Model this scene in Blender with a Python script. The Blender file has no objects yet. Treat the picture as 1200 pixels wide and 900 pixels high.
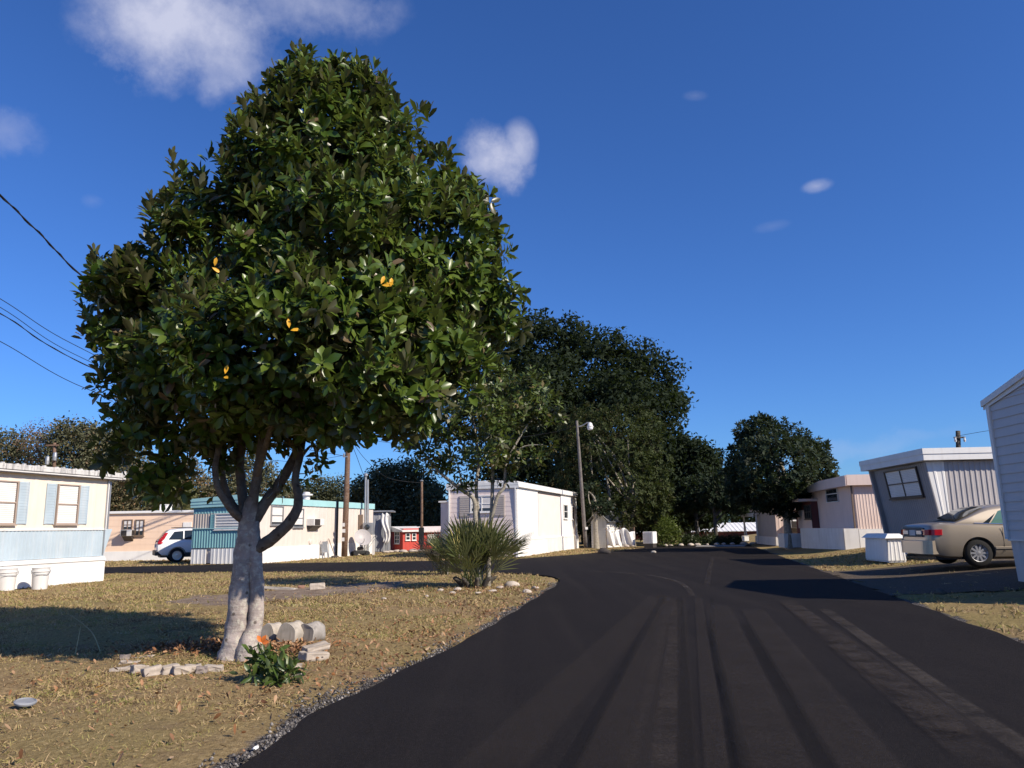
import bpy, bmesh, math, random
import numpy as np
from mathutils import Vector, Matrix

random.seed(7)
RNG = np.random.default_rng(11)
scene = bpy.context.scene
COL = scene.collection
R = math.radians
PI = math.pi

# ------------------------------------------------------------------ camera
CAM_H, FPX, PITCH, ROLL = 1.3, 900.0, math.atan(169 / 900), 0.018
F0 = Vector((0, math.cos(PITCH), math.sin(PITCH)))
R0 = Vector((1, 0, 0))
U0 = Vector((0, -math.sin(PITCH), math.cos(PITCH)))
RC = R0 * math.cos(ROLL) - U0 * math.sin(ROLL)
UC = R0 * math.sin(ROLL) + U0 * math.cos(ROLL)
CAMP = Vector((0, 0, CAM_H))


def ray(px, py):
    return RC * ((px - 600) / FPX) + UC * ((450 - py) / FPX) + F0


def G(px, py, z=0.0):
    d = ray(px, py)
    return CAMP + d * ((z - CAM_H) / d.z)


def P(px, py, Y):
    d = ray(px, py)
    return CAMP + d * (Y / d.y)


cam = bpy.data.objects.new("Camera", bpy.data.cameras.new("Camera"))
COL.objects.link(cam)
M4 = Matrix.Identity(4)
for i in range(3):
    M4[i][0], M4[i][1], M4[i][2], M4[i][3] = RC[i], UC[i], -F0[i], CAMP[i]
cam.matrix_world = M4
cam.data.sensor_width = 36.0
cam.data.lens = 27.0
cam.data.clip_start = 0.05
cam.data.clip_end = 6000
scene.camera = cam

# ------------------------------------------------------------------ colour / light
scene.view_settings.view_transform = 'Standard'
scene.view_settings.look = 'None'
scene.view_settings.gamma = 1
scene.view_settings.use_curve_mapping = False
scene.view_settings.exposure = 0.5
SUN_EL, SUN_AZ = R(34.5), R(123)
SD = Vector((math.sin(SUN_AZ) * math.cos(SUN_EL), math.cos(SUN_AZ) * math.cos(SUN_EL), math.sin(SUN_EL)))
sun = bpy.data.objects.new("Sun", bpy.data.lights.new("Sun", 'SUN'))
COL.objects.link(sun)
sun.data.energy = 4.4
sun.data.angle = R(0.55)
sun.data.color = (1.0, 0.90, 0.76)
sun.rotation_euler = SD.to_track_quat('Z', 'Y').to_euler()

world = bpy.data.worlds.new("World")
scene.world = world
world.use_nodes = True
wt = world.node_tree
wt.nodes.clear()


class NT:
    """small helper to wire nodes"""
    def __init__(s, tree):
        s.t = tree

    def n(s, typ, props=None, **ins):
        nd = s.t.nodes.new(typ)
        for k, v in (props or {}).items():
            setattr(nd, k, v)
        for k, v in ins.items():
            key = int(k[1:]) if k[0] == 'i' and k[1:].isdigit() else k.replace('_', ' ')
            sk = nd.inputs[key]
            if isinstance(v, bpy.types.NodeSocket):
                s.t.links.new(v, sk)
            else:
                sk.default_value = v
        return nd

    def math(s, op, a, b=0.0, clamp=False):
        nd = s.n('ShaderNodeMath', {'operation': op, 'use_clamp': clamp}, i0=a, i1=b)
        return nd.outputs[0]

    def ramp(s, fac, stops):
        nd = s.n('ShaderNodeValToRGB', i0=fac)
        cr = nd.color_ramp
        while len(cr.elements) < len(stops):
            cr.elements.new(0.5)
        for e, (p, c) in zip(cr.elements, stops):
            e.position = p
            e.color = (*c, 1) if len(c) == 3 else c
        return nd.outputs[0]

    def mix(s, fac, a, b, mode='MIX'):
        nd = s.n('ShaderNodeMix', {'data_type': 'RGBA', 'blend_type': mode})
        for k, v in ((0, fac), (6, a), (7, b)):
            if isinstance(v, bpy.types.NodeSocket):
                s.t.links.new(v, nd.inputs[k])
            else:
                nd.inputs[k].default_value = (*v, 1) if (k > 0 and len(v) == 3) else v
        return nd.outputs[2]

    def noise(s, vec, scale, detail=4, rough=0.55, out=0):
        nd = s.n('ShaderNodeTexNoise', Scale=scale, Detail=detail, Roughness=rough)
        if vec is not None:
            s.t.links.new(vec, nd.inputs['Vector'])
        return nd.outputs[out]

    def mapping(s, vec, scale=(1, 1, 1), rot=(0, 0, 0)):
        return s.n('ShaderNodeMapping', Vector=vec, Scale=scale, Rotation=rot).outputs[0]


w = NT(wt)
sky = w.n('ShaderNodeTexSky', {'sky_type': 'NISHITA', 'sun_disc': False, 'sun_elevation': SUN_EL,
                               'sun_rotation': SUN_AZ, 'altitude': 0, 'air_density': 1.0,
                               'dust_density': 0.25, 'ozone_density': 3.0})
skyc = w.mix(1.0, sky.outputs[0], (.375, .665, 1.17), 'MULTIPLY')
tc = w.n('ShaderNodeTexCoord').outputs['Generated']
mask = None
warp = w.n('ShaderNodeTexNoise', Vector=tc, Scale=9.0, Detail=6.0, Roughness=0.6).outputs['Color']
warp = w.n('ShaderNodeVectorMath', {'operation': 'SUBTRACT'}, i0=warp, i1=(.5, .5, .5)).outputs[0]
warp = w.n('ShaderNodeVectorMath', {'operation': 'MULTIPLY'}, i0=warp, i1=(.085, .085, .085)).outputs[0]
tcw = w.n('ShaderNodeVectorMath', {'operation': 'ADD'}, i0=tc, i1=warp).outputs[0]
nz = w.noise(tc, 7.5, 9, 0.64)
nz2 = w.noise(tc, 2.6, 3, 0.5)
for (px, py, rx, ry, amt) in [(215, 36, 122, 62, 0.92), (262, 72, 44, 48, 0.6), (365, 6, 105, 42, 0.6), (583, 184, 42, 46, 0.95),
                              (608, 172, 24, 34, 0.7), (4, 150, 32, 24, 0.24), (957, 218, 19, 9, 0.5), (905, 265, 26, 8, 0.10),
                              (815, 112, 16, 7, 0.12), (108, 235, 18, 12, 0.16), (1010, 525, 130, 14, 0.15), (640, 320, 0.1, 0.1, 0.0)]:
    if amt == 0:
        continue
    c = ray(px, py).normalized()
    ax = (ray(px + 10, py - (2 if px > 900 else 0)).normalized() - c).normalized()
    ay = c.cross(ax).normalized()
    small = rx < 30
    d1 = w.n('ShaderNodeVectorMath', {'operation': 'DOT_PRODUCT'}, i0=tc if small else tcw, i1=tuple(ax)).outputs['Value']
    d2 = w.n('ShaderNodeVectorMath', {'operation': 'DOT_PRODUCT'}, i0=tc if small else tcw, i1=tuple(ay)).outputs['Value']
    c1, c2 = c.dot(ax), c.dot(ay)
    x = w.math('DIVIDE', w.math('SUBTRACT', d1, c1), rx / 900)
    y = w.math('DIVIDE', w.math('SUBTRACT', d2, c2), ry / 900)
    r2 = w.math('ADD', w.math('MULTIPLY', x, x), w.math('MULTIPLY', y, y))
    fall = w.math('SUBTRACT', 1.0, w.math('POWER', r2, .5))
    front = w.math('GREATER_THAN', w.n('ShaderNodeVectorMath', {'operation': 'DOT_PRODUCT'}, i0=tc, i1=tuple(c)).outputs['Value'], 0.5)
    v = w.math('ADD', w.math('MULTIPLY', fall, 0.85), w.math('MULTIPLY', w.math('SUBTRACT', nz, 0.5), 2.4))
    v = w.math('MULTIPLY', w.math('MULTIPLY', w.math('ADD', v, 0.02, True), 1.0, True), front)
    edge = w.math('SMOOTHSTEP', fall, 0.0) if False else w.math('MULTIPLY', fall, 2.6, True)
    v = w.math('MULTIPLY', w.math('MULTIPLY', v, edge), amt)
    mask = v if mask is None else w.math('MAXIMUM', mask, v)
cl = w.mix(mask, skyc, (5.1, 5.3, 6.7))
bg = w.n('ShaderNodeBackground', Color=cl, Strength=0.087)
w.n('ShaderNodeOutputWorld', Surface=bg.outputs[0])

# ------------------------------------------------------------------ materials
MATS = {}


def newmat(name):
    m = bpy.data.materials.new(name)
    m.use_nodes = True
    m.node_tree.nodes.clear()
    return m, NT(m.node_tree)


def finish(t, col, rough=0.7, spec=0.35, bump=None, bdist=0.01, bstr=0.5, metal=0.0, extra=None):
    b = t.n('ShaderNodeBsdfPrincipled')
    for k, v in (('Base Color', col), ('Roughness', rough), ('Metallic', metal), ('Specular IOR Level', spec)):
        if isinstance(v, bpy.types.NodeSocket):
            t.t.links.new(v, b.inputs[k])
        else:
            b.inputs[k].default_value = (*v, 1) if k == 'Base Color' and len(v) == 3 else v
    if bump is not None:
        bn = t.n('ShaderNodeBump', Strength=bstr, Distance=bdist, Height=bump)
        t.t.links.new(bn.outputs[0], b.inputs['Normal'])
    for k, v in (extra or {}).items():
        b.inputs[k].default_value = v
    t.n('ShaderNodeOutputMaterial', Surface=b.outputs[0])
    return b


def pmat(name, col, rough=0.6, var=0.12, dirt=0.25, dcol=(0.16, 0.13, 0.09), scale=1.0, spec=0.35, metal=0.0, bump=0.3):
    """painted / plain surface with tonal drift, vertical streaks and small stains"""
    if name in MATS:
        return MATS[name]
    m, t = newmat(name)
    co = t.n('ShaderNodeTexCoord').outputs['Object']
    n1 = t.noise(co, 1.7 * scale, 5)
    st = t.noise(t.mapping(co, (6 * scale, 6 * scale, 0.55 * scale)), 1.0, 5, 0.6)
    fine = t.noise(co, 38 * scale, 3)
    dark = tuple(c * (1 - var) for c in col)
    lite = tuple(min(1, c * (1 + var * 0.5)) for c in col)
    c = t.mix(t.ramp(n1, [(0.3, (0, 0, 0)), (0.7, (1, 1, 1))]), dark, lite)
    sf = t.math('MULTIPLY', t.ramp(st, [(0.50, (0, 0, 0)), (0.76, (1, 1, 1))]), dirt * 1.5)
    c = t.mix(sf, c, dcol)
    sp = t.math('MULTIPLY', t.ramp(fine, [(0.62, (0, 0, 0)), (0.75, (1, 1, 1))]), dirt * 0.35)
    c = t.mix(sp, c, dcol)
    rr = t.math('ADD', t.math('MULTIPLY', n1, 0.25), rough - 0.12)
    finish(t, c, rr, spec, fine if bump else None, 0.002, bump, metal)
    MATS[name] = m
    return m


def leafmat(name, top, top2, under, rough=0.35, trans=0.25, young=None, yellow=0.0, spec=0.5):
    m, t = newmat(name)
    g = t.n('ShaderNodeNewGeometry')
    rnd = g.outputs['Random Per Island']
    c = t.mix(rnd, top, top2)
    co = t.n('ShaderNodeTexCoord').outputs['Object']
    c = t.mix(t.math('MULTIPLY', t.noise(co, 0.9, 2), 0.45), c, tuple(x * 0.55 for x in top))
    if yellow > 0:
        yf = t.math('GREATER_THAN', rnd, 1 - yellow)
        c = t.mix(yf, c, (0.62, 0.30, 0.03))
    if young:
        c = t.mix(t.math('LESS_THAN', rnd, young[0]), c, young[1])
    c = t.mix(g.outputs['Backfacing'], c, under)
    b = t.n('ShaderNodeBsdfPrincipled', Roughness=rough)
    t.t.links.new(c, b.inputs['Base Color'])
    b.inputs['Specular IOR Level'].default_value = spec
    tr = t.n('ShaderNodeBsdfTranslucent')
    t.t.links.new(t.mix(0.5, c, (0.16, 0.24, 0.02)), tr.inputs['Color'])
    mx = t.n('ShaderNodeMixShader', i0=trans, i1=b.outputs[0], i2=tr.outputs[0])
    t.n('ShaderNodeOutputMaterial', Surface=mx.outputs[0])
    MATS[name] = m
    return m


# ------------------------------------------------------------------ mesh helpers
def link(name, me, mat, parent=None, smooth=False):
    o = bpy.data.objects.new(name, me)
    COL.objects.link(o)
    if mat is not None:
        for mm in (mat if isinstance(mat, (list, tuple)) else [mat]):
            me.materials.append(mm)
    if parent is not None:
        o.parent = parent
    if smooth:
        me.polygons.foreach_set('use_smooth', [True] * len(me.polygons))
    return o


def np_mesh(name, verts, facelists, smooth=False, matidx=None):
    me = bpy.data.meshes.new(name)
    verts = np.asarray(verts, dtype=np.float32).reshape(-1, 3)
    me.vertices.add(len(verts))
    me.vertices.foreach_set('co', verts.ravel())
    tot = np.concatenate([np.full(len(f), f.shape[1], dtype=np.int32) for f in facelists])
    flat = np.concatenate([f.ravel() for f in facelists]).astype(np.int32)
    start = np.concatenate([[0], np.cumsum(tot)[:-1]]).astype(np.int32)
    me.loops.add(len(flat))
    me.loops.foreach_set('vertex_index', flat)
    me.polygons.add(len(tot))
    me.polygons.foreach_set('loop_start', start)
    me.polygons.foreach_set('loop_total', tot)
    if smooth:
        me.polygons.foreach_set('use_smooth', np.ones(len(tot), dtype=bool))
    me.update(calc_edges=True)
    me.validate()
    return me


class MB:
    """collects shapes into one mesh"""
    def __init__(s):
        s.v, s.f = [], []

    def add(s, vs, fs):
        k = len(s.v)
        s.v += [tuple(v) for v in vs]
        s.f += [tuple(i + k for i in f) for f in fs]
        return s

    def obox(s, O, A, B, C, a0, a1, b0, b1, c0, c1):
        O, A, B, C = Vector(O), Vector(A), Vector(B), Vector(C)
        vs = [O + A * a + B * b + C * c for c in (c0, c1) for b in (b0, b1) for a in (a0, a1)]
        return s.add(vs, [(0, 2, 3, 1), (4, 5, 7, 6), (0, 1, 5, 4), (2, 6, 7, 3), (0, 4, 6, 2), (1, 3, 7, 5)])

    def box(s, x0, x1, y0, y1, z0, z1):
        return s.obox((0, 0, 0), (1, 0, 0), (0, 1, 0), (0, 0, 1), x0, x1, y0, y1, z0, z1)

    def quad(s, a, b, c, d):
        return s.add([a, b, c, d], [(0, 1, 2, 3)])

    def hexa(s, bot, top):
        """4 bottom points (ccw seen from above) and 4 top points"""
        return s.add(list(bot) + list(top), [(3, 2, 1, 0), (4, 5, 6, 7)] + [(i, (i + 1) % 4, 4 + (i + 1) % 4, 4 + i) for i in range(4)])

    def prism(s, poly, vec):
        """polygon of 3D points extruded along vec"""
        n = len(poly)
        vec = Vector(vec)
        vs = [Vector(p) for p in poly] + [Vector(p) + vec for p in poly]
        return s.add(vs, [tuple(range(n))[::-1], tuple(range(n, 2 * n))] + [(i, (i + 1) % n, n + (i + 1) % n, n + i) for i in range(n)])

    def tube(s, pts, rad, seg=8, cap=True, wob=0.0, flat=1.0):
        pts = [Vector(p) for p in pts]
        if not isinstance(rad, (list, tuple)):
            rad = [rad] * len(pts)
        k = len(s.v)
        up = None
        for i, p in enumerate(pts):
            d = (pts[min(i + 1, len(pts) - 1)] - pts[max(i - 1, 0)]).normalized()
            if up is None:
                up = Vector((1, 0, 0)) if abs(d.x) < 0.8 else Vector((0, 1, 0))
            a = (up - d * up.dot(d)).normalized()
            up = a
            b = d.cross(a)
            for j in range(seg):
                th = 2 * PI * j / seg
                rr = rad[i] * (1 + wob * (math.sin(3 * th + i * 0.9) * 0.5 + random.uniform(-0.5, 0.5)))
                s.v.append(tuple(p + a * (math.cos(th) * rr) + b * (math.sin(th) * rr * flat)))
        for i in range(len(pts) - 1):
            for j in range(seg):
                s.f.append((k + i * seg + j, k + i * seg + (j + 1) % seg, k + (i + 1) * seg + (j + 1) % seg, k + (i + 1) * seg + j))
        if cap:
            s.f.append(tuple(k + j for j in range(seg))[::-1])
            s.f.append(tuple(k + (len(pts) - 1) * seg + j for j in range(seg)))
        return s

    def lathe(s, prof, O=(0, 0, 0), axis=(0, 0, 1), seg=20):
        O, ax = Vector(O), Vector(axis).normalized()
        a = ax.orthogonal().normalized()
        b = ax.cross(a)
        k = len(s.v)
        for (r, z) in prof:
            for j in range(seg):
                th = 2 * PI * j / seg
                s.v.append(tuple(O + ax * z + a * (r * math.cos(th)) + b * (r * math.sin(th))))
        for i in range(len(prof) - 1):
            for j in range(seg):
                s.f.append((k + i * seg + j, k + i * seg + (j + 1) % seg, k + (i + 1) * seg + (j + 1) % seg, k + (i + 1) * seg + j))
        if prof[0][0] > 1e-4:
            s.f.append(tuple(k + j for j in range(seg))[::-1])
        if prof[-1][0] > 1e-4:
            s.f.append(tuple(k + (len(prof) - 1) * seg + j for j in range(seg)))
        return s

    def panel(s, a, b, c, d, pitch, depth, mode='v', back=0.03):
        """wall sheet a(bottom left) b(bottom right) c(top right) d(top left), seen from outside, with real ribs or laps"""
        a, b, c, d = map(Vector, (a, b, c, d))
        nrm = (b - a).cross(d - a).normalized()
        if mode == 'v':
            L = ((b - a).length + (c - d).length) / 2
            n = max(1, round(L / pitch))
            ts = []
            for i in range(n):
                for (f, h) in ((0.0, 0), (0.55, 0), (0.66, 1), (0.88, 1)):
                    ts.append(((i + f) / n, h))
            ts.append((1.0, 0))
            vs = [a.lerp(b, t) + nrm * depth * h for t, h in ts] + [d.lerp(c, t) + nrm * depth * h for t, h in ts]
            m = len(ts)
            s.add(vs, [(i, i + 1, m + i + 1, m + i) for i in range(m - 1)])
        else:
            H = ((d - a).length + (c - b).length) / 2
            n = max(1, round(H / pitch))
            for i in range(n):
                t0, t1 = i / n, (i + 1) / n
                l0, r0, l1, r1 = a.lerp(d, t0), b.lerp(c, t0), a.lerp(d, t1), b.lerp(c, t1)
                k = nrm * depth
                s.add([l0, r0, r0 + k, l0 + k, l1, r1], [(0, 1, 2, 3), (3, 2, 5, 4)])
        k = nrm * -back
        s.add([a + k, b + k, c + k, d + k], [(3, 2, 1, 0)])
        return s

    def build(s, name, mat, parent=None, smooth=False, bevel=0.0, seg=2, angle=None):
        me = bpy.data.meshes.new(name)
        me.from_pydata(s.v, [], s.f)
        me.validate()
        me.update()
        o = link(name, me, mat, parent, smooth)
        if bevel:
            md = o.modifiers.new('Bevel', 'BEVEL')
            md.width = bevel
            md.segments = seg
            md.limit_method = 'ANGLE'
            md.angle_limit = R(35)
        if angle:
            me.set_sharp_from_angle(angle=R(angle))
        return o


def tag(o, label=None, cat=None, group=None, kind=None):
    if label:
        o['label'] = label
    if cat:
        o['category'] = cat
    if group:
        o['group'] = group
    if kind:
        o['kind'] = kind
    return o


def thing(name, loc, rz=0.0, label=None, cat=None, group=None):
    o = bpy.data.objects.new(name, None)
    o.empty_display_size = 0.2
    COL.objects.link(o)
    o.location = loc
    o.rotation_euler = (0, 0, rz)
    return tag(o, label, cat, group)


def copy_tree(o, parent=None):
    c = o.copy()
    COL.objects.link(c)
    c.parent = parent
    for ch in [x for x in COL.objects if x.parent == o]:
        copy_tree(ch, c)
    return c


def smooth_path(pts, n=6):
    """Catmull-Rom through (point, radius) list"""
    P_ = [Vector(p[:3]) for p in pts]
    r_ = [p[3] for p in pts]
    out, rad = [], []
    for i in range(len(P_) - 1):
        p0, p1, p2, p3 = P_[max(i - 1, 0)], P_[i], P_[i + 1], P_[min(i + 2, len(P_) - 1)]
        for k in range(n):
            t = k / n
            out.append(0.5 * ((2 * p1) + (p2 - p0) * t + (2 * p0 - 5 * p1 + 4 * p2 - p3) * t * t + (3 * p1 - p0 - 3 * p2 + p3) * t ** 3))
            rad.append(r_[i] * (1 - t) + r_[i + 1] * t)
    out.append(P_[-1])
    rad.append(r_[-1])
    return out, rad


# ------------------------------------------------------------------ leaves
def norm(a):
    return a / np.maximum(np.linalg.norm(a, axis=1, keepdims=True), 1e-9)


def leaves(base, dirv, nrm, L, W, droop=0.15, detail=True):
    """one leaf per row; nrm is the upper side"""
    n = len(base)
    d = norm(dirv)
    side = norm(np.cross(d, nrm))
    up = np.cross(side, d)
    L = np.asarray(L).reshape(-1, 1) * np.ones((n, 1))
    W = np.asarray(W).reshape(-1, 1) * np.ones((n, 1))
    if detail:
        c1 = base + d * L * .36 - up * L * droop * .15
        c2 = base + d * L * .74 - up * L * droop * .55
        tip = base + d * L - up * L * droop
        lift = up * W * 0.16
        l1, r1 = c1 - side * W * .43 + lift, c1 + side * W * .43 + lift
        l2, r2 = c2 - side * W * .47 + lift, c2 + side * W * .47 + lift
        v = np.stack([base, l1, c1, r1, l2, c2, r2, tip], 1).reshape(-1, 3)
        k = (np.arange(n) * 8).reshape(-1, 1)
        tri = np.concatenate([k + np.array([[0, 2, 1]]), k + np.array([[0, 3, 2]]), k + np.array([[4, 5, 7]]), k + np.array([[5, 6, 7]])])
        quad = np.concatenate([k + np.array([[1, 2, 5, 4]]), k + np.array([[2, 3, 6, 5]])])
        return v, [tri, quad]
    mid = base + d * L * .5
    tip = base + d * L - up * L * droop
    v = np.stack([base, mid + side * W * .5, tip, mid - side * W * .5], 1).reshape(-1, 3)
    k = (np.arange(n) * 4).reshape(-1, 1)
    return v, [k + np.array([[0, 1, 2, 3]])]


def cloud(blobs, n, shell=(0.72, 1.0), reject=0.72, gap=0.0, gscale=2.0, upper=0.0):
    """points and outward directions over a union of ellipsoids; blobs = (x,y,z,rx,ry,rz)"""
    B = np.array(blobs, dtype=float)
    area = (B[:, 3] * B[:, 5] + B[:, 3] * B[:, 4] + B[:, 4] * B[:, 5])
    out_p, out_d = [], []
    need = n
    ph = RNG.uniform(0, 6.28, 9)
    for _ in range(12):
        m = int(need * 1.6) + 50
        idx = RNG.choice(len(B), m, p=area / area.sum())
        d = norm(RNG.normal(size=(m, 3)))
        if upper:
            d[:, 2] = np.where((d[:, 2] < 0) & (RNG.random(m) < upper), -d[:, 2], d[:, 2])
        r = RNG.uniform(shell[0], shell[1], (m, 1))
        p = B[idx, :3] + d * r * B[idx, 3:6]
        keep = np.ones(m, bool)
        for j in range(len(B)):
            q = (p - B[j, :3]) / B[j, 3:6]
            keep &= ~(((q ** 2).sum(1) < reject ** 2) & (idx != j))
        if gap:
            q = p * gscale
            g = np.sin(q[:, 0] * 1.7 + ph[0] + 1.3 * np.sin(q[:, 2] * 1.1 + ph[1])) + np.sin(q[:, 1] * 1.9 + ph[2] + np.sin(q[:, 0] + ph[3])) + np.sin(q[:, 2] * 2.3 + ph[4] + 1.2 * np.sin(q[:, 1] * 1.3 + ph[5]))
            keep &= (g > -3 + 6 * gap * RNG.uniform(0.6, 1.2, m))
        nd = norm(d / B[idx, 3:6])
        out_p.append(p[keep])
        out_d.append(nd[keep])
        need = n - sum(map(len, out_p))
        if need <= 0:
            break
    return np.concatenate(out_p)[:n], np.concatenate(out_d)[:n]


def rosettes(p, d, k, L, W, upw=0.5, tilt=(35, 85), droop=0.15, jitter=0.3, detail=True, stem=0.12):
    """k leaves whorled round every shoot tip"""
    n = len(p)
    ax = norm(d * (1 - upw) + np.array([0, 0, 1.0]) * upw + RNG.normal(size=(n, 3)) * jitter)
    a = norm(np.cross(ax, RNG.normal(size=(n, 3))))
    b = np.cross(ax, a)
    bs, ds, ns, Ls = [], [], [], []
    for i in range(k):
        th = i * 2.4 + RNG.uniform(-.4, .4, (n, 1))
        f = i / max(1, k - 1)
        tl = np.radians(tilt[0] + (tilt[1] - tilt[0]) * f + RNG.uniform(-10, 10, (n, 1)))
        rad = a * np.cos(th) + b * np.sin(th)
        dv = ax * np.cos(tl) + rad * np.sin(tl)
        nv = ax * np.sin(tl) - rad * np.cos(tl)
        bs.append(p - ax * (stem * f) + rad * 0.01)
        ds.append(dv)
        ns.append(nv)
        Ls.append(L * RNG.uniform(.7, 1.15, n) * (0.8 + 0.2 * f))
    Lc = np.concatenate(Ls)
    return leaves(np.concatenate(bs), np.concatenate(ds), np.concatenate(ns), Lc, Lc * W, droop, detail)


def scatter_leaves(p, d, k, spread, L, W, detail=False, outw=0.6):
    """loose small leaves round every point"""
    n = len(p) * k
    pp = np.repeat(p, k, 0) + RNG.normal(size=(n, 3)) * spread
    nn = norm(np.repeat(d, k, 0) * outw + np.array([0, 0, .45]) + RNG.normal(size=(n, 3)) * .7)
    dv = norm(np.cross(nn, RNG.normal(size=(n, 3))))
    Lc = L * RNG.uniform(.6, 1.3, n)
    return leaves(pp, dv, nn, Lc, Lc * W, 0.1, detail)
# ------------------------------------------------------------------ terrain
def H(x, y):
    e = (np.asarray(x, float) - (3.4 + .228 * np.asarray(y, float)) - .35) / 4.5
    t = np.clip(e, 0, 1)
    t = t * t * (3 - 2 * t)
    return t * 0.012 * np.clip(y, 4, 60)


def Hs(x, y):
    return float(H(x, y))


def gxy(px, py):
    g = G(px, py)
    return (g.x, g.y)


def poly_in(x, y, poly):
    x, y = np.asarray(x), np.asarray(y)
    ins = np.zeros(x.shape, bool)
    n = len(poly)
    for i in range(n):
        x1, y1 = poly[i]
        x2, y2 = poly[(i + 1) % n]
        c = (y1 > y) != (y2 > y)
        xi = (x2 - x1) * (y - y1) / ((y2 - y1) if y2 != y1 else 1e-9) + x1
        ins ^= c & (x < xi)
    return ins


def dist_line(x, y, pts):
    x, y = np.asarray(x, float), np.asarray(y, float)
    best = np.full(x.shape, 1e9)
    for (x1, y1), (x2, y2) in zip(pts[:-1], pts[1:]):
        dx, dy = x2 - x1, y2 - y1
        t = np.clip(((x - x1) * dx + (y - y1) * dy) / (dx * dx + dy * dy + 1e-12), 0, 1)
        best = np.minimum(best, np.hypot(x - x1 - t * dx, y - y1 - t * dy))
    return best


def smooth2(pts, n=5):
    p, _ = smooth_path([(a, b, 0, 0) for a, b in pts], n)
    return [(q.x, q.y) for q in p]


# left edge of the road, from behind the camera to the tip of the grass island and round into the side road
LEFT = smooth2([(-3.6, -6), (-2.45, 1.2)] + [gxy(*p) for p in [(283, 900), (365, 841), (450, 799), (540, 755), (600, 720), (640, 694), (655, 684), (648, 676.5), (615, 673)]])
SIDE_NEAR = [gxy(*p) for p in [(560, 671), (500, 670.5), (400, 670.5), (300, 671), (200, 671.5), (130, 672)]] + [(-24, 25.2), (-48, 26.5)]
SIDE_FAR = [(-48, 33.5), (-24, 31.6)] + [gxy(*p) for p in [(200, 663.5), (300, 661), (437, 659), (520, 657.5), (600, 656), (680, 650)]]
FARL = [gxy(745, 643.5), gxy(770, 641), (8.9, 49), (9.6, 53)]
RIGHT = [(17.0, 53), (14.6, 49), (3.4 + .228 * 40, 40), (3.4 + .228 * 22, 22), (3.4 + .228 * 10, 10), (3.4 + .228 * 4, 4), (2.0, -6)]
LEFT = LEFT + SIDE_NEAR
FAR = SIDE_FAR + FARL
ROAD = LEFT + FAR + RIGHT


def rough_edge(pts, amp):
    """break long edges up and make them slightly ragged, like a fresh asphalt edge"""
    out = []
    for i in range(len(pts)):
        a, b = Vector(pts[i]), Vector(pts[(i + 1) % len(pts)])
        n = max(1, int((b - a).length / 0.35))
        for k in range(n):
            p = a.lerp(b, k / n)
            s = amp * (math.sin(p.x * 3.1 + p.y * 2.3) + math.sin(p.x * 7.7 - p.y * 5.1) * .6 + random.uniform(-.7, .7))
            q = (b - a).normalized()
            out.append((p.x - q.y * s, p.y + q.x * s))
    return out


near_part = [p for p in ROAD]
ROADR = rough_edge(near_part, 0.022)

# ground sheet: dense near, coarse to the horizon
def axis_coords(lo, hi, d0, far):
    v = list(np.arange(lo, hi + 1e-6, d0))
    step = d0
    while v[-1] < far:
        step *= 1.45
        v.append(v[-1] + step)
    step = d0
    while v[0] > -far:
        step *= 1.45
        v.insert(0, v[0] - step)
    return np.array(v)


gx = axis_coords(-14, 13, 0.14, 3500)
gy = axis_coords(-1, 27, 0.14, 3500)
XX, YY = np.meshgrid(gx, gy)
ZZ = H(XX, YY)
near = np.clip((45 - np.hypot(XX, YY)) / 20, 0, 1)
bump = 0.010 * np.sin(XX * 2.1 + 1.3 * np.sin(YY * 1.3)) + 0.008 * np.sin(YY * 3.1 + XX) + RNG.normal(size=XX.shape) * 0.006
drop = poly_in(XX, YY, ROAD)
ZZ = ZZ + near * bump - np.where(drop, 0.05, 0.0) - 0.004
tree_xy = G(285, 762)
mound = 0.07 * np.exp(-(((XX - tree_xy.x + .35) / 0.8) ** 2 + ((YY - tree_xy.y + .05) / 0.55) ** 2))
ZZ = ZZ + mound
nx, ny = len(gx), len(gy)
idx = np.arange(nx * ny).reshape(ny, nx)
quads = np.stack([idx[:-1, :-1], idx[:-1, 1:], idx[1:, 1:], idx[1:, :-1]], -1).reshape(-1, 4)


DIRT = [gxy(*p) for p in [(190, 705), (230, 697), (330, 691), (420, 683), (470, 681), (480, 688), (400, 697), (330, 703), (260, 710)]]
EDGE = LEFT[:46]
DRIVE = [(7.45, 18.4), (8.2, 21.3), (12.5, 21.6), (22, 21.0), (22, 13.8), (9.3, 14.3), (6.6, 14.1), (6.75, 15.0)]
flat_x, flat_y = XX.ravel(), YY.ravel()
wob = .25 * np.sin(flat_x * 2.9 + 1.4 * np.sin(flat_y * 2.1)) + .16 * np.sin(flat_y * 6.1 + flat_x * 3)
dd_ = dist_line(flat_x, flat_y, DIRT + DIRT[:1])
ins = poly_in(flat_x, flat_y, DIRT)
bare_a = np.clip(.5 + np.where(ins, dd_, -dd_) / .5 + wob * .9, 0, 1)
de = dist_line(flat_x, flat_y, EDGE)
wide = np.where((flat_y > 7.9) & (flat_y < 10.6), .12, np.where(flat_y < 7.9, .24, np.where(flat_y < 15, .26, .15)))
edge_a = np.clip(1.2 - de / (wide * (1 + wob)), 0, 1) * (flat_y < 18.5)
dr_ = dist_line(flat_x, flat_y, [(3.4 + .228 * yy, yy) for yy in (2, 10, 20, 30, 45)])
edge_b = np.clip(1.1 - dr_ / (.22 * (1 + wob)), 0, 1)
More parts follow.
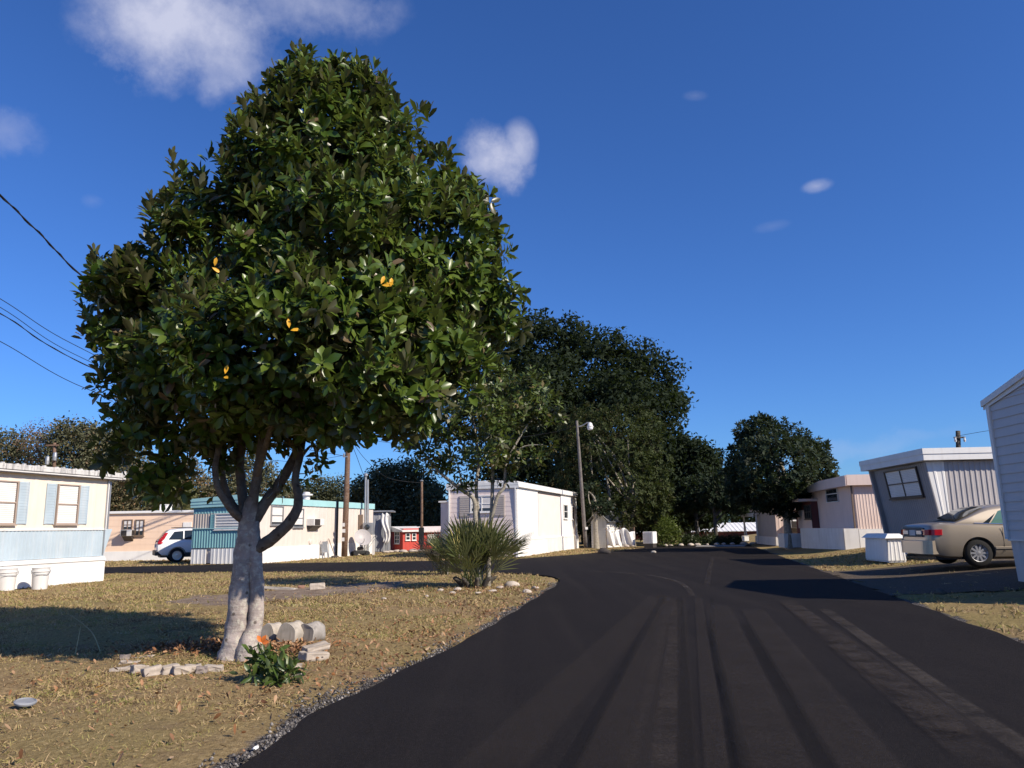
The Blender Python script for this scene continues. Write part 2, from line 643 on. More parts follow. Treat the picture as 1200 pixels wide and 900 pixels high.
leafbed = np.exp(-(((flat_x - tree_xy.x + .42) / .75) ** 2 + ((flat_y - tree_xy.y + .08) / .45) ** 2)) + .7 * np.exp(-(((flat_x - tree_xy.x - .6) / .6) ** 2 + ((flat_y - tree_xy.y + .1) / .4) ** 2)) + .6 * np.exp(-(((flat_x + .8) / 1.3) ** 2 + ((flat_y - 17.0) / .8) ** 2)) + .5 * np.exp(-(((flat_x + .5) / .7) ** 2 + ((flat_y - 12.5) / 2.5) ** 2)) + .45 * np.exp(-(((flat_x + 1.6) / .6) ** 2 + ((flat_y - 7.6) / 1.0) ** 2))


def groundmat():
    m, t = newmat('dry_lawn')
    co = t.n('ShaderNodeTexCoord').outputs['Object']
    big = t.noise(co, 0.22, 4)
    mid = t.noise(co, 1.3, 5, 0.6)
    fine = t.noise(co, 24, 6, 0.7)
    grit = t.noise(co, 120, 3, 0.7)
    straw = t.ramp(fine, [(0.25, (0.13, 0.085, 0.042)), (0.48, (0.31, 0.215, 0.105)), (0.72, (0.48, 0.35, 0.185))])
    olive = t.ramp(fine, [(0.25, (0.115, 0.088, 0.034)), (0.5, (0.275, 0.21, 0.085)), (0.75, (0.40, 0.315, 0.14))])
    soil = t.ramp(grit, [(0.3, (0.12, 0.075, 0.045)), (0.7, (0.27, 0.18, 0.11))])
    c = t.mix(t.ramp(big, [(0.42, (0, 0, 0)), (0.6, (1, 1, 1))]), straw, olive)
    c = t.mix(t.ramp(mid, [(0.56, (0, 0, 0)), (0.72, (.8, .8, .8))]), c, soil)
    at = lambda nm: t.n('ShaderNodeAttribute', {'attribute_name': nm}).outputs['Fac']
    nzb = t.math('MULTIPLY', t.math('SUBTRACT', t.noise(co, 4.5, 6, .7), .5), 1.1)
    sharp = lambda a_: t.ramp(t.math('ADD', a_, nzb), [(.38, (0, 0, 0)), (.62, (1, 1, 1))])
    sand = t.ramp(t.noise(co, 3, 6, .65), [(.3, (.17, .12, .085)), (.55, (.27, .205, .15)), (.75, (.36, .29, .23))])
    c = t.mix(sharp(at('bare')), c, sand)
    c = t.mix(sharp(at('leafbed')), c, t.ramp(t.noise(co, 42, 4, .7), [(.3, (.09, .05, .03)), (.5, (.24, .13, .07)), (.7, (.36, .24, .14))]))
    vo = t.n('ShaderNodeTexVoronoi', Vector=co, Scale=85.0)
    cr = t.ramp(vo.outputs['Color'], [(0.1, (0.035, .03, .03)), (0.5, (.10, .088, .08)), (0.9, (.26, .235, .21))])
    c = t.mix(sharp(at('edge')), c, cr)
    h = t.math('ADD', fine, t.math('MULTIPLY', grit, .5))
    finish(t, c, 0.95, 0.1, h, 0.03, 0.9)
    return m


gme = np_mesh('ground', np.stack([XX, YY, ZZ], -1), [quads], True)
for nm, arr in (('bare', bare_a), ('edge', np.maximum(edge_a, edge_b)), ('leafbed', leafbed)):
    gme.attributes.new(nm, 'FLOAT', 'POINT').data.foreach_set('value', arr.astype(np.float32))
ground = link('ground', gme, groundmat())
tag(ground, kind='structure')


def asphaltmat():
    m, t = newmat('fresh_asphalt')
    co = t.n('ShaderNodeTexCoord').outputs['Object']
    al = t.mapping(co, (1.9, 0.045, 1), (0, 0, R(13)))
    st = t.noise(al, 1.0, 4, 0.6)
    fine = t.noise(co, 260, 2, 0.8)
    mid = t.noise(co, 1.1, 6, 0.65)
    vo = t.n('ShaderNodeTexVoronoi', Vector=co, Scale=170.0).outputs['Distance']
    c = t.ramp(st, [(0.3, (0.0088, 0.0066, 0.0062)), (0.52, (0.0122, 0.0094, 0.0086)), (0.72, (0.019, 0.0150, 0.013))])
    c = t.mix(t.math('MULTIPLY', t.ramp(mid, [(0.5, (0, 0, 0)), (0.75, (1, 1, 1))]), .5), c, (0.023, 0.019, 0.017))
    gr2 = t.noise(co, 38, 5, .8)
    c = t.mix(t.math('MULTIPLY', t.ramp(gr2, [(.47, (0, 0, 0)), (.66, (1, 1, 1))]), .55), c, (0.034, 0.028, 0.025))
    c = t.mix(t.math('MULTIPLY', t.ramp(t.noise(co, .55, 5, .6), [(.52, (0, 0, 0)), (.68, (1, 1, 1))]), .4), c, (0.007, 0.006, 0.006))
    c = t.mix(t.ramp(fine, [(0.60, (0, 0, 0)), (0.78, (.8, .8, .8))]), c, (0.062, 0.053, 0.047))
    finish(t, c, 0.9, 0.14, t.math('ADD', vo, fine), 0.006, 0.75)
    return m


ASPH = asphaltmat()
mb = MB()
n = len(ROADR)
mb.add([(x, y, 0.022) for x, y in ROADR] + [(x, y, -0.06) for x, y in ROADR], [tuple(range(n))] + [(i, i + n, (i + 1) % n + n, (i + 1) % n) for i in range(n)])
me = bpy.data.meshes.new('road')
bm = bmesh.new()
vs = [bm.verts.new(v) for v in mb.v]
for f in mb.f:
    try:
        bm.faces.new([vs[i] for i in f])
    except ValueError:
        pass
bmesh.ops.recalc_face_normals(bm, faces=bm.faces[:])
bmesh.ops.triangulate(bm, faces=[f for f in bm.faces if len(f.verts) > 4])
bm.to_mesh(me)
bm.free()
road = link('road', me, ASPH)
tag(road, kind='structure')


# pale tyre and roller marks worn into the fresh asphalt
def wearmat(name, col, amount, patchy=True):
    m, t = newmat(name)
    uv = t.n('ShaderNodeUVMap').outputs[0]
    co = t.n('ShaderNodeTexCoord').outputs['Object']
    s = t.n('ShaderNodeSeparateXYZ', i0=uv)
    across = t.math('MULTIPLY', t.math('ABSOLUTE', t.math('SUBTRACT', s.outputs[0], .5)), 2.0)
    soft = t.math('MULTIPLY', t.math('SUBTRACT', 1.0, across), 3.6, True)
    ends = t.math('MULTIPLY', t.math('SUBTRACT', 1.0, t.math('MULTIPLY', t.math('ABSOLUTE', t.math('SUBTRACT', s.outputs[1], .5)), 2.0)), 5.0, True)
    nz_ = t.ramp(t.noise(co, 1.9, 7, .75), [(0.38, (.05, .05, .05)), (.62, (1, 1, 1))] if patchy else [(.25, (.45, .45, .45)), (.6, (1, 1, 1))])
    gr = t.ramp(t.noise(co, 45, 4, .75), [(0.35, (.35, .35, .35)), (.62, (1, 1, 1))])
    a = t.math('MULTIPLY', t.math('MULTIPLY', t.math('MULTIPLY', soft, ends), nz_), t.math('MULTIPLY', gr, amount))
    b = t.n('ShaderNodeBsdfPrincipled', Roughness=0.92)
    b.inputs['Base Color'].default_value = (*col, 1)
    b.inputs['Specular IOR Level'].default_value = 0.2
    tr = t.n('ShaderNodeBsdfTransparent')
    mx = t.n('ShaderNodeMixShader', i0=a, i1=tr.outputs[0], i2=b.outputs[0])
    t.n('ShaderNodeOutputMaterial', Surface=mx.outputs[0])
    return m


def strip(name, pts, wd, z, mat):
    p, r = smooth_path([(x, y, z, wd) for x, y in pts], 8)
    verts, faces, uvs = [], [], []
    for i, q in enumerate(p):
        d = (p[min(i + 1, len(p) - 1)] - p[max(i - 1, 0)]).normalized()
        s = Vector((-d.y, d.x, 0)) * r[i] / 2
        verts += [q - s, q + s]
        uvs += [(0, i / (len(p) - 1)), (1, i / (len(p) - 1))]
    faces = [(2 * i, 2 * i + 1, 2 * i + 3, 2 * i + 2) for i in range(len(p) - 1)]
    me = bpy.data.meshes.new(name)
    me.from_pydata(verts, [], faces)
    ul = me.uv_layers.new(name='UVMap')
    for lp in me.loops:
        ul.data[lp.index].uv = uvs[lp.vertex_index]
    o = link(name, me, mat)
    return tag(o, kind='structure')


W_LT = wearmat('dusty_track', (0.060, 0.048, 0.041), 0.55)
W_MD = wearmat('roller_track', (0.046, 0.037, 0.032), 0.46, False)
W_DK = wearmat('dark_seam', (0.006, 0.005, 0.005), 0.42, False)
W_CR = wearmat('ragged_crack', (0.004, 0.0035, 0.0035), 0.7)
W_PL = wearmat('pale_scrape', (0.13, 0.108, 0.09), 0.4)
marks = [
    ([(520, 960), (610, 862), (700, 771), (776, 697)], .46, W_MD), ([(690, 960), (698, 880), (735, 780), (782, 700)], .34, W_MD),
    ([(768, 960), (772, 880), (783, 780), (792, 700)], .42, W_MD), ([(772, 960), (776, 880), (787, 780), (794, 705)], .16, W_LT),
    ([(808, 960), (804, 880), (800, 780), (797, 700)], .11, W_DK), ([(868, 960), (860, 880), (848, 806), (838, 762), (834, 700)], .07, W_CR),
    ([(846, 960), (842, 880), (836, 806), (828, 762), (818, 700)], .15, W_MD), ([(1000, 960), (955, 880), (905, 790), (872, 730)], .13, W_DK),
    ([(930, 960), (905, 880), (870, 780), (840, 710)], .42, W_MD), ([(1060, 960), (1010, 880), (930, 780), (880, 715)], .38, W_MD),
    ([(1185, 925), (1120, 866), (1025, 791), (957, 735), (920, 705)], .30, W_LT), ([(1250, 920), (1190, 871), (1100, 806), (1020, 745), (965, 716)], .19, W_PL),
    ([(1150, 880), (1060, 806), (990, 750), (930, 712)], .30, W_LT), ([(640, 673), (700, 671.5), (760, 676), (792, 683), (806, 692), (812, 702)], .13, W_PL),
    ([(640, 960), (660, 880), (715, 780), (779, 700)], .10, W_DK),
    ([(828, 690), (831, 672), (835, 655)], .16, W_LT), ([(890, 960), (873, 880), (850, 790), (830, 730)], .08, W_DK),
]
for k, (pts, wd, mt) in enumerate(marks):
    if mt is not W_CR and pts[0][1] > 800:      # wheel and roller passes run straight
        a_, b_ = Vector(gxy(*pts[0])), Vector(gxy(*pts[-1]))
        gp = [tuple(a_.lerp(b_, f_)) for f_ in (0, .33, .66, 1)]
    else:
        gp = [gxy(*p) for p in pts]
    strip('tyre_mark', gp, wd, 0.026 + 0.0012 * k, mt)


# gravel drive beside the silver car, following the rise of the verge
def sheet(name, poly, dz, mat, step=0.35, kind='structure'):
    xs = [p[0] for p in poly]
    ys = [p[1] for p in poly]
    ax = np.arange(min(xs), max(xs) + step, step)
    ay = np.arange(min(ys), max(ys) + step, step)
    X, Y = np.meshgrid(ax, ay)
    Z = H(X, Y) + dz
    ii = np.arange(X.size).reshape(X.shape)
    q = np.stack([ii[:-1, :-1], ii[:-1, 1:], ii[1:, 1:], ii[1:, :-1]], -1).reshape(-1, 4)
    cx = (X[:-1, :-1] + X[1:, 1:]).ravel() / 2
    cy = (Y[:-1, :-1] + Y[1:, 1:]).ravel() / 2
    wob = .18 * np.sin(cx * 2.3) + .15 * np.sin(cy * 3.1 + cx)
    keep = poly_in(cx + wob, cy + wob * .7, poly)
    me = np_mesh(name, np.stack([X, Y, Z], -1), [q[keep]], True)
    bm = bmesh.new()
    bm.from_mesh(me)
    bmesh.ops.delete(bm, geom=[v for v in bm.verts if not v.link_faces], context='VERTS')
    bm.to_mesh(me)
    bm.free()
    return tag(link(name, me, mat), kind=kind)


def gravelmat(name, a, b_, c_, sc=60):
    m, t = newmat(name)
    co = t.n('ShaderNodeTexCoord').outputs['Object']
    vo = t.n('ShaderNodeTexVoronoi', Vector=co, Scale=float(sc))
    n1 = t.noise(co, 2.0, 5)
    c = t.ramp(vo.outputs['Color'], [(0.1, a), (0.5, b_), (0.9, c_)])
    c = t.mix(t.ramp(n1, [(.4, (0, 0, 0)), (.65, (.7, .7, .7))]), c, (0.10, 0.078, 0.05))
    finish(t, c, 0.95, .15, vo.outputs['Distance'], 0.012, 0.8)
    return m


GRAVEL = gravelmat('grey_gravel', (0.05, 0.038, 0.029), (0.085, 0.066, 0.05), (0.17, 0.14, 0.115))
DIRTM = gravelmat('bare_sand', (0.20, 0.15, 0.11), (0.25, 0.20, 0.155), (0.30, 0.245, 0.20), 140)
CRUMB = gravelmat('asphalt_crumbs', (0.05, 0.045, 0.045), (0.13, 0.115, 0.105), (0.34, 0.31, 0.28), 75)
sheet('gravel_drive', DRIVE, 0.016, GRAVEL, .2)
ALLEY = [gxy(815, 641.2), gxy(872, 641), gxy(876, 638.6), gxy(818, 638.8)]
mbq = MB().add([(x, y, 0.035) for x, y in ALLEY], [(0, 1, 2, 3)])
tag(mbq.build('concrete_apron', pmat('pale_concrete', (0.36, 0.34, 0.32))), kind='structure')
# crumbled edge left of the asphalt
edge_near = [p for p in EDGE if -1 < p[1] < 19]

# ------------------------------------------------------------------ ground cover (uncountable: stuff)
vis = lambda x, y: (np.abs(x) < y * 0.72 + 0.6)


def area_points(n, x0, x1, y0, y1, dens=None):
    x = RNG.uniform(x0, x1, n)
    y = RNG.uniform(y0, y1, n)
    k = vis(x, y) & ~poly_in(x, y, ROADR)
    return x[k], y[k]


def blade_mesh(name, x, y, hmin, hmax, wd, mat, lean=0.9, mult=3):
    x, y = np.repeat(x, mult), np.repeat(y, mult)
    n = len(x)
    x = x + RNG.normal(size=n) * .025
    y = y + RNG.normal(size=n) * .025
    z = H(x, y) - .012 + 0.07 * np.exp(-(((x - tree_xy.x + .35) / 0.8) ** 2 + ((y - tree_xy.y + .05) / 0.55) ** 2))
    base = np.stack([x, y, z], 1)
    dv = norm(np.stack([RNG.normal(size=n) * lean, RNG.normal(size=n) * lean, RNG.uniform(.35, 1, n)], 1))
    L = RNG.uniform(hmin, hmax, (n, 1))
    sd = norm(np.cross(dv, RNG.normal(size=(n, 3)))) * wd * RNG.uniform(.6, 1.3, (n, 1)) * (0.75 + np.clip(y, 0, 24)[:, None] * .055)
    tip = base + dv * L
    mid = base + dv * L * .55 + np.array([0, 0, 1]) * L * .06
    v = np.stack([base - sd, base + sd, mid + sd * .8, mid - sd * .8, tip], 1).reshape(-1, 3)
    k = (np.arange(n) * 5).reshape(-1, 1)
    return tag(link(name, np_mesh(name, v, [k + np.array([[0, 1, 2, 3]]), k + np.array([[3, 2, 4]])]), mat), 'short dry tan and olive grass covering the lawns', 'grass', kind='stuff')


def bladesmat():
    m, t = newmat('dry_grass_blades')
    g = t.n('ShaderNodeNewGeometry')
    co = t.n('ShaderNodeTexCoord').outputs['Object']
    big = t.noise(co, 0.8, 5, .65)
    r = t.math('ADD', t.math('MULTIPLY', g.outputs['Random Per Island'], .75), t.math('MULTIPLY', t.math('SUBTRACT', big, .5), 2.2))
    c = t.ramp(r, [(0.0, (0.19, 0.12, 0.065)), (0.2, (0.50, 0.36, 0.20)), (0.42, (0.40, 0.295, 0.14)), (0.6, (0.34, 0.285, 0.11)), (0.78, (0.24, 0.245, 0.065)), (1.0, (0.56, 0.44, 0.27))])
    b = t.n('ShaderNodeBsdfPrincipled', Roughness=0.75)
    b.inputs['Specular IOR Level'].default_value = 0.25
    t.t.links.new(c, b.inputs['Base Color'])
    tr = t.n('ShaderNodeBsdfTranslucent')
    t.t.links.new(c, tr.inputs['Color'])
    mx = t.n('ShaderNodeMixShader', i0=.25, i1=b.outputs[0], i2=tr.outputs[0])
    t.n('ShaderNodeOutputMaterial', Surface=mx.outputs[0])
    return m


def thin(x, y):
    """bare spots: fewer blades on the dirt patch, the gravel drive and the crumbled edge"""
    bare = poly_in(x, y, DIRT) | poly_in(x, y, DRIVE)
    e = dist_line(x, y, EDGE)
    g = np.sin(x * 1.3 + np.sin(y * 1.7) * 1.4) + np.sin(y * 1.9 + x * .6)
    keep = ~(bare & (RNG.random(len(x)) < .93)) & ~((e < .45) & (RNG.random(len(x)) < .9)) & (RNG.random(len(x)) < np.clip(.62 + .33 * g + .3 * np.sin(x * 4.1 + 2 * np.sin(y * 3.3)), .10, 1))
    lb = np.exp(-(((x - tree_xy.x + .42) / .62) ** 2 + ((y - tree_xy.y + .08) / .34) ** 2))
    keep &= ~((lb > .45) & (RNG.random(len(x)) < .85))
    return x[keep], y[keep]


BL = bladesmat()
x, y = thin(*area_points(52000, -9, 1.4, 3.9, 14))
blade_mesh('grass', x, y, .018, .066, .0034, BL, 1.1, 5)
x, y = thin(*area_points(42000, -8, 1.4, 3.9, 11))
blade_mesh('grass', x, y, .02, .06, .0030, BL, 3.2, 3)
x, y = thin(*area_points(42000, -20, 1.4, 13, 27))
blade_mesh('grass', x, y, .03, .10, .0055, BL, .8, 4)
x, y = thin(*area_points(16000, 4.5, 18, 5, 31))
x, y = x[x > 3.5 + .228 * y[:len(x)]], y[x > 3.5 + .228 * y[:len(x)]]
blade_mesh('grass', x, y, .03, .10, .006, BL, .8, 5)
x, y = area_points(12000, -22, 8, 31.5, 46)
blade_mesh('grass', x, y, .04, .10, .011, BL, .8, 2)


# fallen leaves
def littermat():
    m, t = newmat('fallen_leaves')
    g = t.n('ShaderNodeNewGeometry')
    c = t.ramp(g.outputs['Random Per Island'], [(0, (0.10, 0.045, 0.022)), (.3, (0.30, 0.14, 0.06)), (.55, (0.36, 0.22, 0.12)), (.8, (0.20, 0.10, 0.05)), (1, (0.46, 0.33, 0.2))])
    finish(t, c, .6, .3)
    return m


LITM = littermat()


def litter(x, y, L, name='leaf_litter', mat=None, zadd=.02):
    n = len(x)
    z = H(x, y) + RNG.uniform(.0, zadd, n) + 0.075 * np.exp(-(((x - tree_xy.x + .35) / 0.8) ** 2 + ((y - tree_xy.y + .05) / 0.55) ** 2))
    nv = norm(np.array([0, 0, 1.0]) + RNG.normal(size=(n, 3)) * .45)
    dv = norm(np.cross(nv, RNG.normal(size=(n, 3))))
    Lc = L * RNG.uniform(.5, 1.2, n)
    v, f = leaves(np.stack([x, y, z + .012], 1), dv, nv, Lc, Lc * .42, -.25, True)
    return tag(link(name, np_mesh(name, v, f), mat or LITM), 'brown fallen leaves strewn over the lawn and round the tree', 'leaves', kind='stuff')


tx, ty = tree_xy.x, tree_xy.y
xs, ys = [], []
for cx, cy, sx, sy, k in [(tx - .45, ty - .12, .42, .16, 900), (tx + .55, ty - .1, .24, .22, 420), (tx, ty - .1, 1.5, .8, 420), (-1.6, 7.2, .7, .9, 260),
                          (-1.2, 9.3, .7, .8, 260), (-.5, 13.5, .9, 1.5, 420), (-.9, 17.0, 1.4, .5, 460), (-2.6, 11.5, 1.6, 1.6, 460), (-4, 6, 2.2, 1.5, 420), (.3, 16, .5, 1.6, 320)]:
    xs.append(RNG.normal(size=k) * sx + cx)
    ys.append(RNG.normal(size=k) * sy + cy)
xs, ys = np.concatenate(xs), np.concatenate(ys)
k = ~poly_in(xs, ys, ROADR) & (ys > 3)
litter(xs[k], ys[k], .062)
# bits of gravel and stone lying loose along the road edge
xs, ys = [], []
for i in range(3000):
    p = random.choice(edge_near)
    if 9.4 < p[1] < 10.6 and random.random() < .6:
        continue
    xs.append(p[0] - abs(random.gauss(0.0, .12 + .07 * math.sin(p[1] * 2.1))))
    ys.append(p[1] + random.uniform(-.25, .25))
xs, ys = np.array(xs), np.array(ys)
kk = ~poly_in(xs, ys, ROADR)
xs, ys = xs[kk], ys[kk]
oc = np.array([(1, 0, 0), (0, 1, 0), (-1, 0, 0), (0, -1, 0), (0, 0, 1), (0, 0, -1)], float)
of = np.array([(0, 1, 4), (1, 2, 4), (2, 3, 4), (3, 0, 4), (1, 0, 5), (2, 1, 5), (3, 2, 5), (0, 3, 5)])
sz = RNG.uniform(.004, .014, (len(xs), 1, 1)) * RNG.uniform(.7, 1.3, (len(xs), 1, 3))
vv = oc[None] * (1 + RNG.normal(size=(len(xs), 6, 3)) * .18) * sz + np.stack([xs, ys, H(xs, ys) + .014], 1)[:, None, :]


def stonemat():
    m, t = newmat('road_gravel')
    g = t.n('ShaderNodeNewGeometry')
    c = t.ramp(g.outputs['Random Per Island'], [(0, (0.03, 0.027, 0.026)), (.45, (0.09, 0.08, 0.075)), (.8, (0.16, 0.145, 0.13)), (1, (0.36, 0.33, 0.3))])
    finish(t, c, .85, .3)
    return m


tag(link('loose_gravel', np_mesh('loose_gravel', vv, [(of[None] + (np.arange(len(xs)) * 6)[:, None, None]).reshape(-1, 3)]), stonemat()), 'loose dark and pale gravel along the left asphalt edge', 'gravel', kind='stuff')
# ------------------------------------------------------------------ bark
def barkmat(name, a, b_, patch, dark, sc=1.0, pamt=.6, bare=None):  # bare: height above which the colour is darkened for crown shade
    m, t = newmat(name)
    co = t.n('ShaderNodeTexCoord').outputs['Object']
    n1 = t.noise(co, 5 * sc, 5, .6)
    n2 = t.noise(co, 16 * sc, 6, .7)
    ring = t.noise(t.mapping(co, (3 * sc, 3 * sc, 26 * sc)), 1.0, 4, .6)
    c = t.mix(t.ramp(n1, [(.35, (0, 0, 0)), (.65, (1, 1, 1))]), a, b_)
    c = t.mix(t.math('MULTIPLY', t.ramp(ring, [(.52, (0, 0, 0)), (.7, (1, 1, 1))]), .35), c, dark)
    c = t.mix(t.math('MULTIPLY', t.ramp(n2, [(.5, (0, 0, 0)), (.6, (1, 1, 1))]), pamt), c, patch)
    vo = t.n('ShaderNodeTexVoronoi', Vector=co, Scale=7.0 * sc).outputs['Distance']
    c = t.mix(t.ramp(vo, [(.09, (.8, .8, .8)), (.16, (0, 0, 0))]), c, dark)
    if bare:      # crown shade put into the colour: bark darkens raggedly above this height
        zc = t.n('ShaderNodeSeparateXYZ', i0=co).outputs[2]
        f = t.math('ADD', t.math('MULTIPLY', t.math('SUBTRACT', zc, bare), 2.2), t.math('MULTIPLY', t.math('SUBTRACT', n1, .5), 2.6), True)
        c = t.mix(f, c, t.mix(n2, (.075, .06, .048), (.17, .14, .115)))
    finish(t, c, .85, .2, t.math('ADD', n2, t.math('MULTIPLY', ring, .8)), .02, .7)
    return m


BARK_PALE = barkmat('pale_smooth_bark', (.27, .225, .20), (.41, .345, .31), (.52, .49, .40), (.07, .052, .042), 1.0, .6, 1.25)  # pale trunk, its upper part darkened for the crown's shade
BARK_LIMB_SHADED = barkmat('shaded_limb_bark', (.085, .068, .055), (.15, .122, .10), (.22, .20, .16), (.035, .027, .022), 1, .35)  # limb colour darkened to carry the shade under the crown
BARK_GREY = barkmat('grey_bark', (.22, .19, .15), (.36, .32, .26), (.42, .40, .32), (.07, .055, .045), 1.5)
BARK_DARK = barkmat('dark_bark', (.05, .042, .035), (.10, .085, .07), (.16, .15, .12), (.02, .016, .013), .5, .3)
WOOD_POLE = barkmat('weathered_pole_wood', (.13, .075, .05), (.20, .125, .085), (.26, .20, .15), (.05, .03, .02), .8, .4)

MAG = leafmat('magnolia_leaf', (.042, .086, .012), (.150, .205, .030), (.080, .078, .034), .33, .26, (.03, (.16, .11, .06)), .0004, .42)
MAG2 = leafmat('small_magnolia_leaf', (.045, .075, .012), (.125, .165, .030), (.075, .075, .03), .42, .22, (.08, (.16, .12, .04)), .0)
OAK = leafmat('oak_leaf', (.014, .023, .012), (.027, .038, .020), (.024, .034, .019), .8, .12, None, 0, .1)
OAK2 = leafmat('oak_leaf_far', (.055, .064, .035), (.11, .115, .062), (.06, .066, .035), .6, .15, None, 0, .25)
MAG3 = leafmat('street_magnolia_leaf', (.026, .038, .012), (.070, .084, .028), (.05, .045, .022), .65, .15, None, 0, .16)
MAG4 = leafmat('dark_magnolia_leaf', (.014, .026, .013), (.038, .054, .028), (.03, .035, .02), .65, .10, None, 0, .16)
PINE = leafmat('pine_needles', (.075, .080, .042), (.15, .145, .075), (.10, .10, .055), .6, .12, (.12, (.16, .11, .06)), 0, .25)
RUST = leafmat('rusty_leaf', (.14, .080, .050), (.21, .14, .09), (.15, .10, .06), .6, .2, None, 0, .25)
SCRUB = leafmat('scrub_leaf', (.095, .088, .045), (.18, .150, .078), (.09, .08, .04), .6, .15, (.15, (.2, .12, .06)), 0, .25)
BAMB = leafmat('bamboo_leaf', (.11, .12, .035), (.22, .21, .08), (.12, .12, .05), .5, .25, None, 0, .3)
SHRUBG = leafmat('bright_shrub_leaf', (.075, .105, .014), (.14, .17, .03), (.09, .12, .02), .5, .25, None, 0, .3)
HEDGE = leafmat('hedge_leaf', (.02, .034, .012), (.06, .075, .025), (.03, .045, .02), .5, .15, None, 0, .3)
PALM = leafmat('palmetto_leaf', (.060, .085, .028), (.15, .165, .065), (.13, .14, .06), .42, .25, (.12, (.42, .36, .13)), 0, .45)
CORD = leafmat('dark_bush_leaf', (.045, .035, .030), (.095, .070, .055), (.06, .05, .04), .45, .2, (.3, (.03, .045, .025)), 0, .4)


def bl(px, py, Y, rx, rz=None, ry=None):
    """an ellipsoid of foliage centred at a measured spot; radii in pixels of the 1200 px photograph at that depth"""
    p = P(px, py, Y)
    s = Y / FPX
    rz = rx if rz is None else rz
    ry = (rx * .9) if ry is None else ry
    return (p.x, p.y, p.z, rx * s, ry * s, rz * s)


def L3(pts, o=(0, 0, 0)):
    """limb from (px, py, depth, radius m) in local coordinates of the thing at o"""
    out = []
    for (px, py, Y, r) in pts:
        p = P(px, py, Y) - Vector(o)
        out.append((p.x, p.y, p.z, r))
    return out


def sub(v, o):
    return np.asarray(v) - np.array(o)


def crown(parent, o, parts, mat, name='crown', smooth=True):
    vs, fs, k = [], [], 0
    for v, f in parts:
        vs.append(sub(v, o))
        fs += [q + k for q in f]
        k += len(v)
    return link(name, np_mesh(name, np.concatenate(vs), fs, smooth), mat, parent)


# ------------------------------------------------------------------ the big magnolia by the road
o = Vector((tree_xy.x, tree_xy.y, 0.03))
T = thing('magnolia_tree', o, 0, 'large glossy magnolia with pale double trunk standing at left beside the road bend', 'tree')
mb = MB()
D = 8.5
limbs = [
    [(273, 775, D - .05, .18), (276, 758, D - .03, .145), (279, 730, D, .138), (282, 695, D, .130), (286, 655, D, .122), (290, 625, D, .120), (293, 602, D, .105), (297, 580, D - .03, .055)],
    [(290, 775, D - .12, .14), (291, 757, D - .10, .115), (298, 735, D - .03, .092), (301, 705, D - .0, .086), (300, 672, D, .085), (298, 640, D, .085), (295, 612, D, .085)],
    [(293, 615, D, .08), (300, 565, D - .05, .066), (306, 525, D - .1, .056), (312, 480, D - .1, .046), (325, 400, D - .1, .04), (345, 280, D, .03), (355, 140, D, .014)],
    [(288, 652, D, .045), (298, 645, D, .082), (312, 636, D - .02, .088), (332, 620, D - .08, .080), (345, 603, D - .12, .072), (350, 585, D - .12, .060), (346, 562, D - .1, .052), (352, 533, D, .048), (362, 490, D + .1, .045), (395, 420, D + .2, .038), (440, 330, D + .2, .028), (490, 240, D + .2, .014)],
    [(294, 622, D + .02, .06), (299, 608, D + .02, .085), (314, 585, D + .05, .080), (336, 553, D + .1, .070), (355, 512, D + .15, .060), (372, 470, D + .2, .05), (400, 380, D + .5, .04), (420, 230, D + .5, .02)],
    [(291, 622, D, .06), (289, 606, D, .085), (284, 580, D + .1, .070), (281, 545, D + .15, .062), (283, 505, D + .2, .055), (278, 450, D + .25, .045), (265, 350, D + .4, .03), (250, 240, D + .5, .012)],
    [(291, 624, D, .05), (285, 610, D, .070), (272, 598, D - .12, .052), (257, 575, D - .2, .046), (252, 550, D - .22, .042), (256, 520, D - .2, .038), (250, 480, D - .2, .034), (220, 400, D - .3, .026), (180, 350, D - .3, .012)],
    [(291, 622, D + .05, .05), (285, 606, D + .05, .070), (272, 590, D + .18, .050), (263, 568, D + .25, .044), (259, 540, D + .3, .04), (262, 500, D + .4, .035), (235, 430, D + .8, .028), (200, 370, D + 1.1, .012)],
    [(262, 505, D, .03), (240, 512, D - .1, .016), (222, 508, D - .2, .012)],
    [(350, 540, D, .03), (366, 522, D, .014), (372, 545, D, .008)],
    [(365, 480, D + .1, .04), (420, 450, D - .3, .026), (470, 425, D - .5, .018), (540, 390, D - .4, .010)],
    [(300, 560, D - .05, .05), (318, 500, D - .5, .036), (340, 420, D - 1, .028), (350, 340, D - 1.1, .014)],
]
for l in limbs[:2]:
    p, r = smooth_path(L3(l, o), 6)
    mb.tube(p, [q * (.9 if i_ > 8 else 1) for i_, q in enumerate(r)], 18, True, .10)
for l in limbs[2:]:
    p, r = smooth_path(L3(l, o), 6)
    MB().tube(p, [q * .78 for q in r], 12, True, .12).build('limb', BARK_LIMB_SHADED, T, True)
